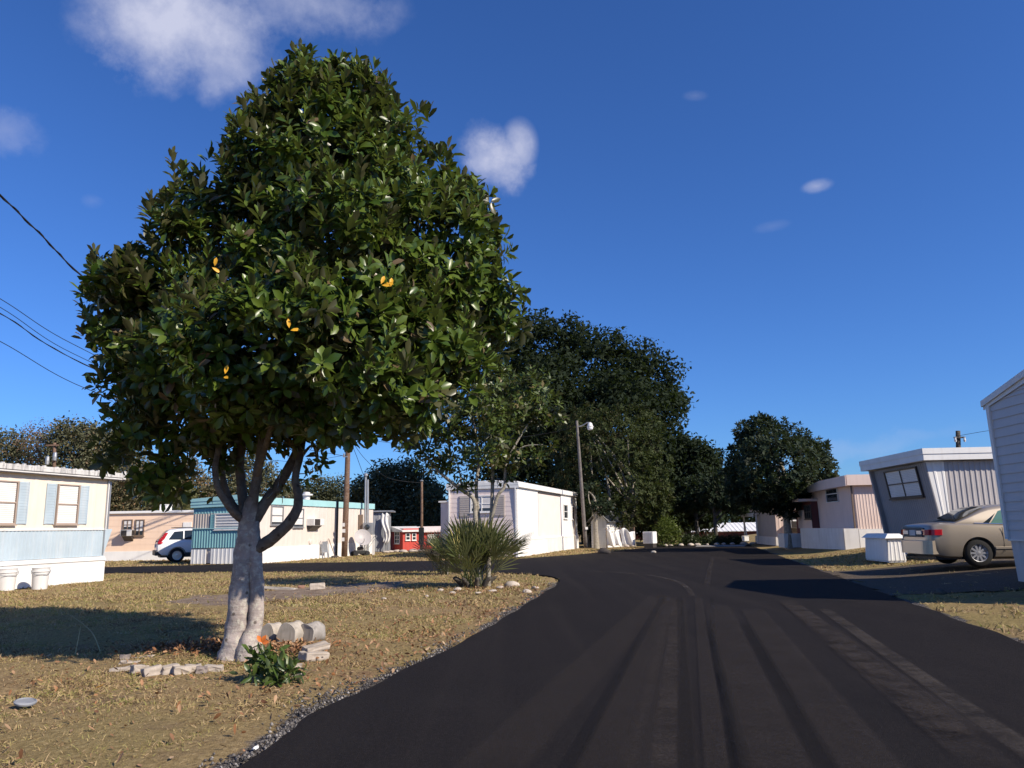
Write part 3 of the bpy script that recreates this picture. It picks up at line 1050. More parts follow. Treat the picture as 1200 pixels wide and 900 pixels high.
# swollen, slightly forked foot
for (dx, dy, r) in [(-.16, -.05, .08), (.10, -.13, .07), (.18, .02, .06), (-.08, .1, .08)]:
    p, rr = smooth_path([(dx * 1.5, dy * 1.5, -.06, r * .7), (dx * .8, dy * .8, .05, r), (dx * .4, dy * .4, .3, r * .8)], 4)
    mb.tube(p, rr, 10, True, .08)
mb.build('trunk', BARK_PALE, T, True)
B = [bl(*a) for a in [
    (352, 118, D, 38, 54), (405, 125, D, 46, 52), (378, 150, D, 80, 60), (320, 190, D, 62, 58), (455, 175, D, 70, 55), (372, 225, D, 125, 105), (500, 240, D, 57, 60),
    (246, 270, D, 64, 62), (300, 290, D, 125, 100), (525, 290, D, 55, 60), (430, 300, D, 145, 110), (170, 345, D, 46, 42), (200, 360, D, 90, 75), (520, 360, D, 72, 60), (578, 362, D, 34, 26),
    (144, 397, D, 47, 44), (300, 385, D, 135, 90), (440, 385, D, 125, 80), (555, 405, D, 50, 44), (178, 455, D, 54, 46), (255, 455, D, 92, 62), (360, 445, D, 95, 58), (505, 435, D, 55, 42),
    (150, 505, D, 42, 32), (205, 500, D, 58, 40), (270, 500, D, 60, 34), (420, 470, D, 50, 32), (345, 492, D, 55, 30), (195, 545, D - .1, 30, 26), (455, 480, D, 30, 26),
    (325, 400, D - 1.1, 120, 85, 100), (410, 390, D - 1.2, 85, 70, 90), (240, 410, D - .75, 80, 62, 70), (375, 290, D - .9, 100, 85, 90), (480, 400, D - .9, 66, 55), (300, 450, D - .9, 80, 34), (390, 472, D - 1.0, 60, 34), (450, 445, D - 1.1, 66, 44, 80), (430, 440, D - 1.6, 56, 36, 70), (520, 425, D - .7, 50, 36),
    (330, 380, D + 1.1, 150, 100, 110), (390, 250, D + .9, 110, 90, 90), (230, 400, D + .9, 95, 75), (470, 380, D + .9, 90, 70)]]
cp, cd = cloud(B, 310, (.70, .90), .80)
CL = [(q[0], q[1], q[2], s_, s_, s_ * .78) for q, s_ in zip(cp, RNG.uniform(.17, .36, len(cp)))]
p, d = cloud(CL, 3000, (.72, 1.08), .66)
# mean crown direction pulls every shoot outwards
cc = np.array([B[0][0], B[8][1], B[11][2]])
d = norm(d + .7 * norm(p - cc))
parts = [rosettes(p, d, 10, .172, .46, .24, (28, 96), .22, .34)]
p, d = cloud(B, 260, (.98, 1.08), .93)
k_ = d[:, 2] > .05
p, d = p[k_], norm(d[k_] * .35 + np.array([0, 0, 1.0]) + RNG.normal(size=(k_.sum(), 3)) * .22)
for st in (0.0, .13, .25):
    parts.append(rosettes(p + d * st * RNG.uniform(.7, 1.2, (len(p), 1)), d, 7, .17 - st * .12, .40, .15, (14 + 20 * (st < .2), 78 - st * 120), .08, .12))
p, d = cloud(B, 900, (.62, .86), .5)
parts.append(rosettes(p, d, 8, .17, .46, .25, (35, 100), .2, .4))
# shoots that stand out of the outline
p, d = cloud(B, 420, (.94, 1.12), .92, 0, 2, .75)
parts.append(rosettes(p, d, 9, .178, .42, .72, (10, 66), .10, .22))
p, d = cloud(B, 700, (.35, .7), .3)
parts.append(rosettes(p, d, 6, .15, .42, .3, (40, 100), .2, .4))
B2 = [bl(372, 545, D, 13, 20), bl(362, 560, D, 8, 12), bl(255, 575, D + .3, 14, 9), bl(262, 540, D, 18, 18), bl(240, 520, D, 22, 18), bl(375, 512, D, 14, 10), bl(330, 520, D, 20, 14), bl(300, 520, D + .3, 26, 20), bl(415, 492, D - .6, 34, 12), bl(330, 570, D, 6, 10)]
p, d = cloud(B2, 90, (.2, 1), .3)
parts.append(rosettes(p, d, 7, .14, .42, -.1, (40, 110), .2, .5))
crown(T, o, parts, MAG)
ym = pmat('yellow_leaf', (.70, .36, .02), .5, .1, .1)
for (px, py, Y) in [(455, 333, D - 1.9), (447, 336, D - 1.9), (264, 440, D - 1.75), (252, 312, D - 1.5), (340, 384, D - 2.0)]:
    q = np.array([list(P(px, py, Y) - o)])
    v, f = leaves(np.repeat(q, 2, 0) + RNG.normal(size=(2, 3)) * .015, np.array([[.3, -.2, .9], [.7, -.3, -.2]]) + RNG.normal(size=(2, 3)) * .2, np.array([[.3, -.9, .2], [.1, -.9, .4]]), .085, .036)
    for h_ in range(2):
        link('yellow_leaf', np_mesh('yellow_leaf', v[h_ * 8:h_ * 8 + 8], [np.array([[0, 2, 1], [0, 3, 2], [4, 5, 7], [5, 6, 7]]), np.array([[1, 2, 5, 4], [2, 3, 6, 5]])]), ym, T)

# ------------------------------------------------------------------ slender multi-stemmed tree behind the palmetto
D2 = 18.0
b2 = G(572, 684)
o = Vector((b2.x, b2.y, 0))
T = thing('small_tree', o, 0, 'slender many-stemmed magnolia with bare pale stems rising out of the spiky palmetto', 'tree')
mb = MB()
for l in [
    [(560, 690, D2, .085), (560, 650, D2, .075), (557, 605, D2, .068), (555, 585, D2, .06), (541, 574, D2, .055), (525, 562, D2 - .2, .048), (508, 546, D2 - .3, .040), (496, 530, D2 - .4, .024), (482, 520, D2 - .5, .012)],
    [(563, 690, D2, .07), (564, 640, D2 + .1, .06), (560, 600, D2 + .1, .055), (558, 570, D2 + .1, .05), (561, 540, D2 + .2, .04), (556, 500, D2 + .3, .025), (550, 460, D2 + .3, .012)],
    [(572, 690, D2, .075), (573, 650, D2 - .1, .065), (576, 605, D2 - .1, .06), (577, 570, D2, .052), (578, 535, D2, .044), (585, 490, D2, .03), (590, 450, D2, .012)],
    [(574, 615, D2 - .1, .055), (583, 582, D2 - .2, .05), (591, 570, D2 - .2, .045), (593, 545, D2 - .2, .04), (603, 523, D2 - .2, .034), (617, 500, D2 - .2, .026), (640, 470, D2 - .2, .012)],
    [(598, 533, D2 - .2, .028), (615, 523, D2 - .3, .020), (636, 521, D2 - .4, .010)],
    [(541, 574, D2, .03), (538, 550, D2 + .2, .02), (530, 528, D2 + .3, .012)],
    [(508, 546, D2 - .3, .02), (505, 560, D2 - .4, .01)]]:
    p, r = smooth_path(L3(l, o), 5)
    mb.tube(p, [q * .80 for q in r], 9, True, .06)
mb.build('trunk', BARK_GREY, T, True)
B = [bl(*a) for a in [(478, 517, D2 - .5, 22, 14), (505, 535, D2 - .3, 24, 15), (505, 510, D2 - .3, 20, 12), (530, 545, D2, 22, 12), (525, 495, D2, 32, 22), (540, 462, D2, 34, 28), (575, 445, D2, 36, 24), (570, 490, D2, 44, 34), (600, 480, D2, 40, 34),
                      (618, 452, D2, 34, 22), (640, 478, D2 - .2, 22, 18), (612, 535, D2 - .2, 30, 16), (590, 555, D2, 22, 14), (560, 530, D2 - .5, 34, 18), (540, 570, D2, 14, 10), (560, 470, D2 - 1, 36, 26), (590, 500, D2 - 1, 34, 24), (548, 520, D2 + .8, 40, 26), (600, 470, D2 + .9, 44, 30), (640, 520, D2 - .4, 14, 9)]]
p, d = cloud(B, 820, (.5, 1.12), .58, .46, 2.2)
parts = [rosettes(p, d, 8, .185, .46, .35, (25, 95), .18, .35, False)]
crown(T, o, parts, MAG2)

# ------------------------------------------------------------------ palmetto: stalks that open into fans of stiff blades
def palmetto(o, n, Lp, Lb, spread, mat, parent, name='fronds', elo=8, emo=55, fan=105):
    vs, fs, k = [], [], 0
    for i in range(n):
        az = random.uniform(0, 2 * PI)
        el = R(random.triangular(elo, 88, emo))
        d = Vector((math.cos(az) * math.cos(el), math.sin(az) * math.cos(el), math.sin(el)))
        b = Vector((random.gauss(0, spread * .35), random.gauss(0, spread * .3), 0))
        l = Lp * random.uniform(.55, 1.1)
        tip = b + d * l
        side = d.cross(Vector((0, 0, 1))).normalized()
        if side.length < .1:
            side = Vector((1, 0, 0))
        roll = random.gauss(0, .5)
        up = side.cross(d)
        side, up = side * math.cos(roll) + up * math.sin(roll), up * math.cos(roll) - side * math.sin(roll)
        m = random.randint(8, 12)
        bs, ds, ns = [], [], []
        for j in range(m):
            a = (j / (m - 1) - .5) * R(fan)
            ds.append(d * math.cos(a) + side * math.sin(a) + up * (.12 + .1 * abs(a)))
            ns.append(up)
            bs.append(tip)
        LL = Lb * random.uniform(.7, 1.1) * (1 - .18 * np.abs(np.linspace(-1, 1, m)))
        v, f = leaves(np.array(bs), np.array(ds), np.array(ns), LL, LL * .040 + .006, random.uniform(.08, .3), True)
        vs.append(v)
        fs += [q + k for q in f]
        k += len(v)
        # stalk
        s = side * .012
        pts = np.array([b - s, b + s, tip + s * .6, tip - s * .6])
        vs.append(pts)
        fs.append(np.array([[k, k + 1, k + 2, k + 3]]))
        k += 4
    return link(name, np_mesh(name, np.concatenate(vs), fs), mat, parent)


pb = G(556, 688)
T = thing('palmetto_bush', (pb.x, pb.y, 0), 0, 'spiky green palmetto clump with some yellowed fans at the island tip', 'shrub')
random.seed(3)
palmetto(None, 95, .92, .84, .30, PALM, T, 'fronds', 26, 84, 85)
mb = MB()
for i in range(9):
    a = i * .7
    p, r = smooth_path([(math.cos(a) * .25, math.sin(a) * .2, -.05, .05), (math.cos(a) * .35, math.sin(a) * .3, .12, .06), (math.cos(a) * .5, math.sin(a) * .4, .22, .03)], 3)
    mb.tube(p, r, 7)
mb.build('stump', BARK_DARK, T, True)
cbp = G(512, 656)
cb = (cbp.x + .3, cbp.y + .2, 0)
cb = tuple(P(520, 655, 23.0))
T = thing('dark_bush', (cb[0], 23.0, 0), 0, 'low dark purplish spiky bush just left of the palmetto', 'shrub')
random.seed(5)
palmetto(None, 46, .85, .5, .3, CORD, T, 'fronds', 25, 76)


# ------------------------------------------------------------------ background trees
def tree(name, label, px, base_py, Y, blobs, n, mat, kind='oak', trunk_r=.25, bark=None, L=.3, k=5, spread=.25, group=None, gap=.2, stems=None, z=None, wd=.5, upw=.4, cat='tree'):
    b = P(px, base_py, Y)
    zz = Hs(b.x, Y) if z is None else z
    o = Vector((b.x, Y, zz))
    T = thing(name, o, 0, label, cat, group)
    Bl = [bl(q[0], q[1], Y + (q[4] if len(q) > 4 else 0), q[2], q[3]) for q in blobs]
    mb = MB()
    top = max(Bl, key=lambda q: q[2])
    cz = sum(q[2] for q in Bl) / len(Bl)
    for (sx, lean) in (stems or [(0, 0)]):
        pts = [(sx, 0, -.2, trunk_r * 1.25), (sx * 1.1, 0, .5, trunk_r), (sx + lean, .05, (cz - zz) * .55, trunk_r * .8), (sx + lean * 1.8, 0, (cz - zz), trunk_r * .5), (top[0] - o.x, top[1] - o.y, top[2] - zz, trunk_r * .1)]
        p, r = smooth_path(pts, 4)
        mb.tube(p, r, 10, True, .1)
    for q in Bl:
        c = Vector(q[:3]) - o
        st = Vector((0, 0, max(.8, min((cz - zz) * .6, c.z * .6))))
        mid = st.lerp(c, .55) + Vector((random.uniform(-.3, .3), random.uniform(-.3, .3), .2))
        p, r = smooth_path([(*st, trunk_r * .5), (*mid, trunk_r * .3), (*c, trunk_r * .12)], 3)
        mb.tube(p, r, 6, True, .1)
    mb.build('trunk', bark or BARK_DARK, T, True)
    if kind == 'oak':
        cp, cd = cloud(Bl, max(12, n // 26), (.70, 1.0), .72)
        mr = sum(q[3] for q in Bl) / len(Bl) * .34
        CL = [(q[0], q[1], q[2], s_, s_, s_ * .72) for q, s_ in zip(cp, mr * RNG.uniform(.6, 1.25, len(cp)))]
        p1, d1 = cloud(CL, int(n * .75), (.6, 1.06), .7)
        p2, d2 = cloud(Bl, int(n * .35), (.5, .9), .55)
        p, d = np.concatenate([p1, p2]), np.concatenate([d1, d2])
        parts = [scatter_leaves(p, d, k, spread, L, wd)]
    else:
        p, d = cloud(Bl, n, (.62, 1.06), .66, gap, 1.4)
        parts = [rosettes(p, d, k, L, wd, upw, (25, 95), .15, .4, False)]
    crown(T, o, parts, mat)
    return T


GB = 'trees behind the end of the street'
YO = 62
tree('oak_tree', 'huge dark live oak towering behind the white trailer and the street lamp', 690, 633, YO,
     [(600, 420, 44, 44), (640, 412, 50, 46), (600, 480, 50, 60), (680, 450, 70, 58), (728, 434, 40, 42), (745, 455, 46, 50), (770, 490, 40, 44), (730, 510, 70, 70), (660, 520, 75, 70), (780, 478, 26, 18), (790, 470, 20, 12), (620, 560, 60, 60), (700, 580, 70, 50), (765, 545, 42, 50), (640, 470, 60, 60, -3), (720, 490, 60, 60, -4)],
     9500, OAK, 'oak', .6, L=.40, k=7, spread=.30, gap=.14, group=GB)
tree('oak_tree', 'rounded dark live oak standing between the huge oak and the street magnolia at right', 806, 633, 59,
     [(800, 555, 42, 36), (822, 570, 30, 32), (785, 580, 46, 40), (810, 540, 26, 22), (826, 545, 18, 18), (770, 600, 40, 26), (815, 595, 34, 24)],
     3200, OAK, 'oak', .3, L=.36, k=7, spread=.27, gap=.14, group=GB)
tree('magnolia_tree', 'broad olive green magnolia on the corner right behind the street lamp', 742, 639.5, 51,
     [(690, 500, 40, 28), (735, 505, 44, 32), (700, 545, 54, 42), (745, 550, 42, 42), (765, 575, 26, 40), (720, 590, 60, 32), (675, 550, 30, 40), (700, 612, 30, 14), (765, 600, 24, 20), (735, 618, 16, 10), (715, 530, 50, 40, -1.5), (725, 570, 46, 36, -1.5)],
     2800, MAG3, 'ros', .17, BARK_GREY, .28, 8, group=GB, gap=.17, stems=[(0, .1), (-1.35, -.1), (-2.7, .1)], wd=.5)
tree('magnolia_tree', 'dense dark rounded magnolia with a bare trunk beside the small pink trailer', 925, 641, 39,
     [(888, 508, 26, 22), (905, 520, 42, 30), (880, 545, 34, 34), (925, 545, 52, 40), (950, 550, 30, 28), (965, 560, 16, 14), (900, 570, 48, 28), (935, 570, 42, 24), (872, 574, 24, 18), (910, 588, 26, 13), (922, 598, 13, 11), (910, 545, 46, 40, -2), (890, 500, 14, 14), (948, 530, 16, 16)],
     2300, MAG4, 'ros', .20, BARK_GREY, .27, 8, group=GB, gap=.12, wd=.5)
tree('shade_tree', 'low dark tree at the street end, left of two before the long white roof', 818, 640, 53,
     [(815, 584, 28, 15), (800, 588, 24, 13), (832, 581, 24, 15), (820, 572, 26, 15), (842, 591, 16, 7)], 800, MAG4, 'ros', .14, BARK_DARK, .28, 8, group=GB, wd=.5)
tree('shade_tree', 'low dark tree at the street end, right of two before the long white roof', 840, 640, 50,
     [(845, 580, 26, 16), (862, 584, 24, 14), (850, 568, 22, 16), (872, 578, 22, 16), (868, 595, 12, 7)], 800, MAG4, 'ros', .14, BARK_DARK, .28, 8, group=GB, wd=.5)
tree('shade_tree', 'small crooked tree with pale bare trunk close behind the street lamp post', 699, 641, 47.6,
     [(694, 586, 14, 14), (706, 594, 12, 10), (690, 576, 14, 12)], 150, MAG4, 'ros', .17, BARK_GREY, .26, 8, wd=.5)

# shrubs at the street end
def shrub(name, label, px, base, Y, blobs, n, mat, L=.16, k=7, spread=.12, group=None, wd=.4):
    b = P(px, base, Y)
    o = Vector((b.x, Y, Hs(b.x, Y)))
    T = thing(name, o, 0, label, 'shrub', group)
    Bl = [bl(*q[:2], Y, q[2], q[3]) for q in blobs]
    p, d = cloud(Bl, n, (.5, 1.08), .5, .1, 3)
    crown(T, o, [scatter_leaves(p, d, k, spread, L, wd)], mat, 'foliage')
    mb = MB()
    for i in range(5):
        a = i * 1.3
        pp, rr = smooth_path([(.05 * math.cos(a), .05 * math.sin(a), -.05, .03), (.2 * math.cos(a), .2 * math.sin(a), .5, .02), (.35 * math.cos(a), .35 * math.sin(a), .9, .01)], 3)
        mb.tube(pp, rr, 5)
    mb.build('stem', BARK_DARK, T)
    return T


shrub('green_shrub', 'bright green upright shrub standing right of the white box at the street end', 781, 638, 48,
      [(774, 627, 10, 11), (784, 622, 11, 15), (790, 628, 8, 9), (779, 616, 7, 9)], 480, SHRUBG, .14, 7, .10)
for (px, w_, lab) in [(808, 13, 'dark hedge shrub next to the bright green shrub at the street end'), (832, 14, 'dark hedge shrub in the middle under the long white roof'), (858, 10, 'greener round hedge shrub at the right end of the hedge row')]:
    shrub('hedge_shrub', lab, px, 638, 50, [(px, 633, w_, 4.5), (px - 7, 634, 8, 4), (px + 8, 634, 7, 4)], 260, HEDGE if px < 850 else SHRUBG if False else HEDGE, .15, 7, .12, 'hedge shrubs at the street end')

# far trees on the left
GL = 'far trees behind the left trailers'
far_trees = [
    ('pine_tree', 'tall far pine at the left picture edge behind the cream trailer', 12, 75, [(8, 520, 28, 16), (-10, 535, 40, 22), (20, 550, 34, 26), (-5, 570, 40, 24)] , PINE, 2000, .30),
    ('bare_tree', 'half bare reddish brown tree behind the cream trailer roof', 48, 72, [(46, 505, 14, 13), (40, 520, 18, 16), (55, 530, 14, 18), (46, 545, 20, 18)], RUST, 520, .2),
    ('pine_tree', 'broad far pine standing right of the half bare reddish tree', 90, 70, [(88, 505, 18, 12), (105, 515, 20, 16), (80, 525, 26, 20), (110, 540, 30, 24), (85, 560, 34, 26), (72, 508, 12, 10)], PINE, 2400, .3),
    ('pine_tree', 'far pine hidden mostly behind the left lower edge of the big magnolia', 140, 72, [(135, 530, 26, 24), (150, 555, 34, 28), (125, 575, 36, 24), (160, 580, 34, 22)], PINE, 2000, .3),
    ('scrub_tree', 'brownish scrubby tree directly behind the peach trailer', 155, 62, [(140, 580, 30, 22), (170, 570, 28, 24), (120, 590, 26, 20), (160, 597, 30, 12)], SCRUB, 1800, .26),
    ('scrub_tree', 'brown thinning tree seen under the big magnolia beside the bamboo', 212, 66, [(212, 560, 22, 16), (225, 575, 24, 22), (200, 575, 22, 20), (240, 590, 28, 20), (222, 548, 10, 10)], SCRUB, 1500, .26),
    ('pine_tree', 'far pine behind the limbs of the big magnolia above the teal roof', 285, 76, [(285, 560, 26, 28), (270, 580, 30, 20), (310, 570, 28, 24), (330, 585, 26, 16)], PINE, 1500, .32),
    ('oak_tree', 'low grey green far oak left of the wooden power pole', 378, 84, [(380, 572, 20, 13), (360, 580, 20, 12), (398, 578, 16, 14), (345, 588, 20, 9), (388, 590, 24, 10)], OAK2, 1400, .3),
    ('oak_tree', 'broad round far oak behind the electric service mast and the red cabin', 470, 70, [(470, 562, 30, 18), (445, 580, 34, 24), (490, 580, 28, 28), (430, 595, 24, 22), (470, 605, 50, 24), (505, 600, 16, 30), (455, 560, 18, 14)], OAK2, 3400, .34),
    ('oak_tree', 'small far oak just left of the white trailer with the pink front', 505, 66, [(505, 595, 14, 30), (492, 610, 20, 22), (512, 620, 14, 18)], OAK2, 500, .3),
]
for nm, lab, px, Y, blobs, mat, n, L in far_trees:
    tree(nm, lab, px, 640, Y, blobs, n, mat, 'oak', .28 if nm != 'bare_tree' else .2, BARK_GREY if nm == 'bare_tree' else BARK_DARK, L, 6, .34, GL, .2 if nm != 'bare_tree' else .45, z=0, wd=.5)
for px, lab, bb_ in [(800, 'far dark tree closing the view left of the long white roof', [(775, 590, 30, 22), (800, 580, 34, 26), (812, 600, 30, 12)]),
                    (862, 'far dark tree closing the view above the right end of the long white roof', [(850, 588, 30, 20), (875, 580, 30, 26), (890, 598, 30, 14), (858, 602, 30, 10)])]:
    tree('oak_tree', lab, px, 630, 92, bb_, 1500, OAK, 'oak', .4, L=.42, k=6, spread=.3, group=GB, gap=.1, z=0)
# tall bamboo clump behind the peach trailer
bb = P(197, 640, 52)
T = thing('bamboo_clump', (bb.x, 52, 0), 0, 'pale green arching bamboo clump behind the white roof vent', 'shrub')
mb = MB()
tips = []
for i in range(38):
    a = random.uniform(0, 6.28)
    s_ = random.uniform(.1, 1.1)
    h = random.uniform(3.2, 4.9)
    ln = random.uniform(.3, 1.2)
    pts = [(s_ * math.cos(a), s_ * math.sin(a), 0, .03), (s_ * 1.1 * math.cos(a), s_ * 1.1 * math.sin(a), h * .6, .025), ((s_ + ln * .7) * math.cos(a), (s_ + ln * .7) * math.sin(a), h, .015), ((s_ + ln * 1.2) * math.cos(a), (s_ + ln * 1.2) * math.sin(a), h * .93, .006)]
    p, r = smooth_path(pts, 4)
    mb.tube(p, r, 5)
    for q in p[5:]:
        tips += [q + Vector((random.gauss(0, .15), random.gauss(0, .15), random.gauss(0, .1))) for _ in range(4)]
mb.build('stem', BAMB, T)
tp = np.array([list(q) for q in tips])
n = len(tp)
v, f = leaves(tp, RNG.normal(size=(n, 3)) * .6 + np.array([0, 0, -.5]), RNG.normal(size=(n, 3)) + np.array([0, 0, 1]), .5, .06, .2)
crown(T, (0, 0, 0), [(v, f)], BAMB, 'foliage')
# ------------------------------------------------------------------ mobile homes
WHITE = pmat('white_paint', (.80, .78, .74), .55, .06, .12, (.45, .40, .33))
WHITE2 = pmat('old_white_paint', (.70, .68, .65), .6, .10, .25, (.36, .32, .27))
CREAM = pmat('cream_siding', (.78, .68, .56), .55, .05, .12, (.5, .42, .33))
BLUEGREY = pmat('faded_blue_siding', (.42, .50, .55), .6, .10, .28, (.62, .62, .60))
PEACH = pmat('peach_stucco', (.86, .63, .46), .7, .05, .12, (.55, .38, .27))
TEAL = pmat('teal_metal', (.20, .40, .42), .5, .08, .15, (.25, .33, .33))
AQUA = pmat('pale_aqua_fascia', (.36, .62, .62), .5, .08, .15, (.4, .45, .43))
BEIGE = pmat('beige_siding', (.68, .60, .53), .55, .05, .14, (.45, .38, .31))
TAN = pmat('tan_corrugated', (.48, .42, .37), .6, .08, .2, (.3, .25, .2))
PINKW = pmat('pale_pink_siding', (.80, .67, .61), .6, .05, .12, (.45, .37, .31))
PINK = pmat('pale_salmon_siding', (.74, .58, .50), .6, .05, .15, (.5, .36, .29))
GREYM = pmat('grey_corrugated', (.46, .43, .42), .5, .10, .22, (.30, .27, .25))
SLATE = pmat('grey_panel', (.31, .29, .285), .6, .08, .15, (.2, .19, .2))
VINYL = pmat('white_vinyl_siding', (.58, .555, .545), .5, .05, .10, (.4, .4, .4))
REDP = pmat('red_paint', (.50, .065, .05), .6, .10, .2, (.3, .06, .05))
MAROON = pmat('maroon_boards', (.16, .05, .045), .7, .10, .2, (.07, .03, .03))
GREYSHED = pmat('grey_shed_board', (.24, .25, .27), .7, .12, .3, (.5, .5, .5))
DARKTRIM = pmat('dark_trim', (.06, .05, .045), .5, .1, .1, (.1, .09, .08))
TANTRIM = pmat('tan_window_trim', (.40, .31, .25), .5, .1, .1, (.2, .16, .13))
BROWNTRIM = pmat('brown_metal_trim', (.20, .14, .10), .5, .1, .1, (.1, .09, .08))
BLACKM = pmat('black_metal', (.02, .02, .02), .45, .1, .1, (.06, .05, .05))
GALV = pmat('galvanised_metal', (.42, .42, .42), .4, .1, .2, (.25, .23, .2), metal=.6)
BLIND = pmat('window_blind', (.74, .70, .65), .7, .05, .05, (.5, .46, .4))
CONC = pmat('weathered_concrete', (.42, .38, .33), .9, .18, .35, (.22, .19, .15), 4, .15)
ROCKM = pmat('pale_stone', (.50, .43, .36), .9, .2, .35, (.25, .2, .15), 5, .15)
RUSTRF = pmat('stained_white_roof', (.62, .60, .57), .6, .2, .75, (.10, .09, .09), 1.6)


def glassmat():
    m, t = newmat('window_glass')
    finish(t, (.035, .04, .045), .06, .6)
    return m


GLASS = glassmat()
XA, YA, ZA = Vector((1, 0, 0)), Vector((0, 1, 0)), Vector((0, 0, 1))


class Home:
    """a building: local x runs away along its long side, y to the left, z up; the seen long side is y=0, the seen end is x=0"""
    def __init__(s, name, O, ang, label, cat='mobile home', group=None):
        s.O = Vector(O)
        s.a = ang
        s.u = Vector((math.cos(ang), math.sin(ang), 0))
        s.v = Vector((-math.sin(ang), math.cos(ang), 0))
        s.T = thing(name, O, ang, label, cat, group)

    def side(s, px, py, y0=0.0):
        d = ray(px, py)
        o = s.O + s.v * y0
        t = (o - CAMP).dot(s.v) / d.dot(s.v)
        q = CAMP + d * t - s.O
        return q.dot(s.u), q.z

    def front(s, px, py, x0=0.0):
        d = ray(px, py)
        o = s.O + s.u * x0
        t = (o - CAMP).dot(s.u) / d.dot(s.u)
        q = CAMP + d * t - s.O
        return q.dot(s.v), q.z


def basis(face):
    """right, up, outward for the long side or the end"""
    return (XA, ZA, -YA) if face == 'side' else (-YA, ZA, -XA)


def window(parent, C, face, w_, h_, frame, blind=True, rows=2, cols=1, tilt=0.0, fw=.05, name='window', sill=True, shade=.55):
    """C = centre on the wall surface; glass with blind, a frame with bars, and a sill"""
    Rv, Uv, Nv = basis(face)
    if tilt:
        Uv = (Uv + Nv * tilt).normalized()
        Nv = Rv.cross(Uv)
    C = Vector(C)
    a, b = w_ / 2, h_ / 2
    g = MB().obox(C, Rv, Uv, Nv, -a, a, -b, b, .004, .018).build(name, GLASS, parent)
    f = MB()
    f.obox(C, Rv, Uv, Nv, -a - fw, -a, -b - fw, b + fw, .0, .055)
    f.obox(C, Rv, Uv, Nv, a, a + fw, -b - fw, b + fw, .0, .055)
    f.obox(C, Rv, Uv, Nv, -a, a, b, b + fw, .0, .055)
    f.obox(C, Rv, Uv, Nv, -a, a, -b - fw, -b, .0, .055)
    for i in range(1, rows):
        yy = -b + h_ * i / rows
        f.obox(C, Rv, Uv, Nv, -a, a, yy - .018, yy + .018, .012, .045)
    for i in range(1, cols):
        xx = -a + w_ * i / cols
        f.obox(C, Rv, Uv, Nv, xx - .022, xx + .022, -b, b, .014, .047)
    f.build('frame', frame, g)
    if blind:
        bm_ = MB()
        top = b - .01
        nb = max(6, int(h_ * shade * 2 / .06))
        hh = h_ * min(1, shade * 1.75)
        for i in range(nb):
            z1 = top - hh * i / nb
            z0 = z1 - hh / nb * .92
            bm_.add([C + Rv * (-a + .02) + Uv * z0 + Nv * .028, C + Rv * (a - .02) + Uv * z0 + Nv * .028, C + Rv * (a - .02) + Uv * z1 + Nv * .021, C + Rv * (-a + .02) + Uv * z1 + Nv * .021], [(0, 1, 2, 3)])
        bm_.build('blind', BLIND, g)
    if sill:
        MB().obox(C, Rv, Uv, Nv, -a - fw - .03, a + fw + .03, -b - fw - .035, -b - fw - .002, 0, .085).build('sill', frame, g)
    return g


def aircon(parent, C, face, w_=.62, h_=.42, mat=None):
    """window air conditioner sticking out of the wall"""
    Rv, Uv, Nv = basis(face)
    C = Vector(C)
    a = MB().obox(C, Rv, Uv, Nv, -w_ / 2, w_ / 2, -h_ / 2, h_ / 2, 0.005, .42).build('air_conditioner', mat or WHITE2, parent, bevel=.015)
    g, g2 = MB(), MB()
    g.obox(C, Rv, Uv, Nv, -w_ * .44, w_ * .08, -h_ * .45, h_ * .45, .4205, .424)
    g2.obox(C, Rv, Uv, Nv, w_ * .5005, w_ * .506, -h_ * .45, h_ * .45, .06, .40)
    for i in range(7):
        z = -h_ * .4 + h_ * .8 * i / 6
        g.obox(C, Rv, Uv, Nv, -w_ * .42, w_ * .06, z - .012, z + .012, .4235, .432)
        g2.obox(C, Rv, Uv, Nv, w_ * .5055, w_ * .516, z - .012, z + .012, .08, .38)
    g.build('grille', DARKTRIM, a)
    g2.build('side_grille', DARKTRIM, a)
    MB().prism([C + Rv * -w_ * .4 + Uv * (-h_ / 2 - .002) + Nv * .01, C + Rv * -w_ * .4 + Uv * (-h_ / 2 - .002) + Nv * .36, C + Rv * -w_ * .4 + Uv * (-h_ / 2 - .26) + Nv * .01], Rv * w_ * .8).build('bracket', DARKTRIM, a)
    return a


def shutter(parent, C, face, w_, h_, mat):
    Rv, Uv, Nv = basis(face)
    C = Vector(C)
    s = MB().obox(C, Rv, Uv, Nv, -w_ / 2, w_ / 2, -h_ / 2, h_ / 2, .004, .02)
    for sx in (-1, 1):
        s.obox(C, Rv, Uv, Nv, sx * w_ / 2 - (.035 if sx > 0 else 0), sx * w_ / 2 + (0 if sx > 0 else .035), -h_ / 2, h_ / 2, .0205, .034)
    n = int(h_ / .07)
    for i in range(n):
        z = -h_ / 2 + h_ * (i + .5) / n
        s.obox(C, Rv, (Uv + Nv * .5).normalized(), Nv, -w_ / 2 + .036, w_ / 2 - .036, z - .026, z + .026, .008, .018) if False else s.obox(C, Rv, Uv, Nv, -w_ / 2 + .036, w_ / 2 - .036, z - .018, z + .018, .0205, .027)
    return s.build('shutter', mat, parent)


def sidewall(x0, x1, z0, z1, y=0.0, mode='v', pitch=.2, depth=.012, m=None):
    m = m or MB()
    return m.panel((x0, y, z0), (x1, y, z0), (x1, y, z1), (x0, y, z1), pitch, depth, mode)


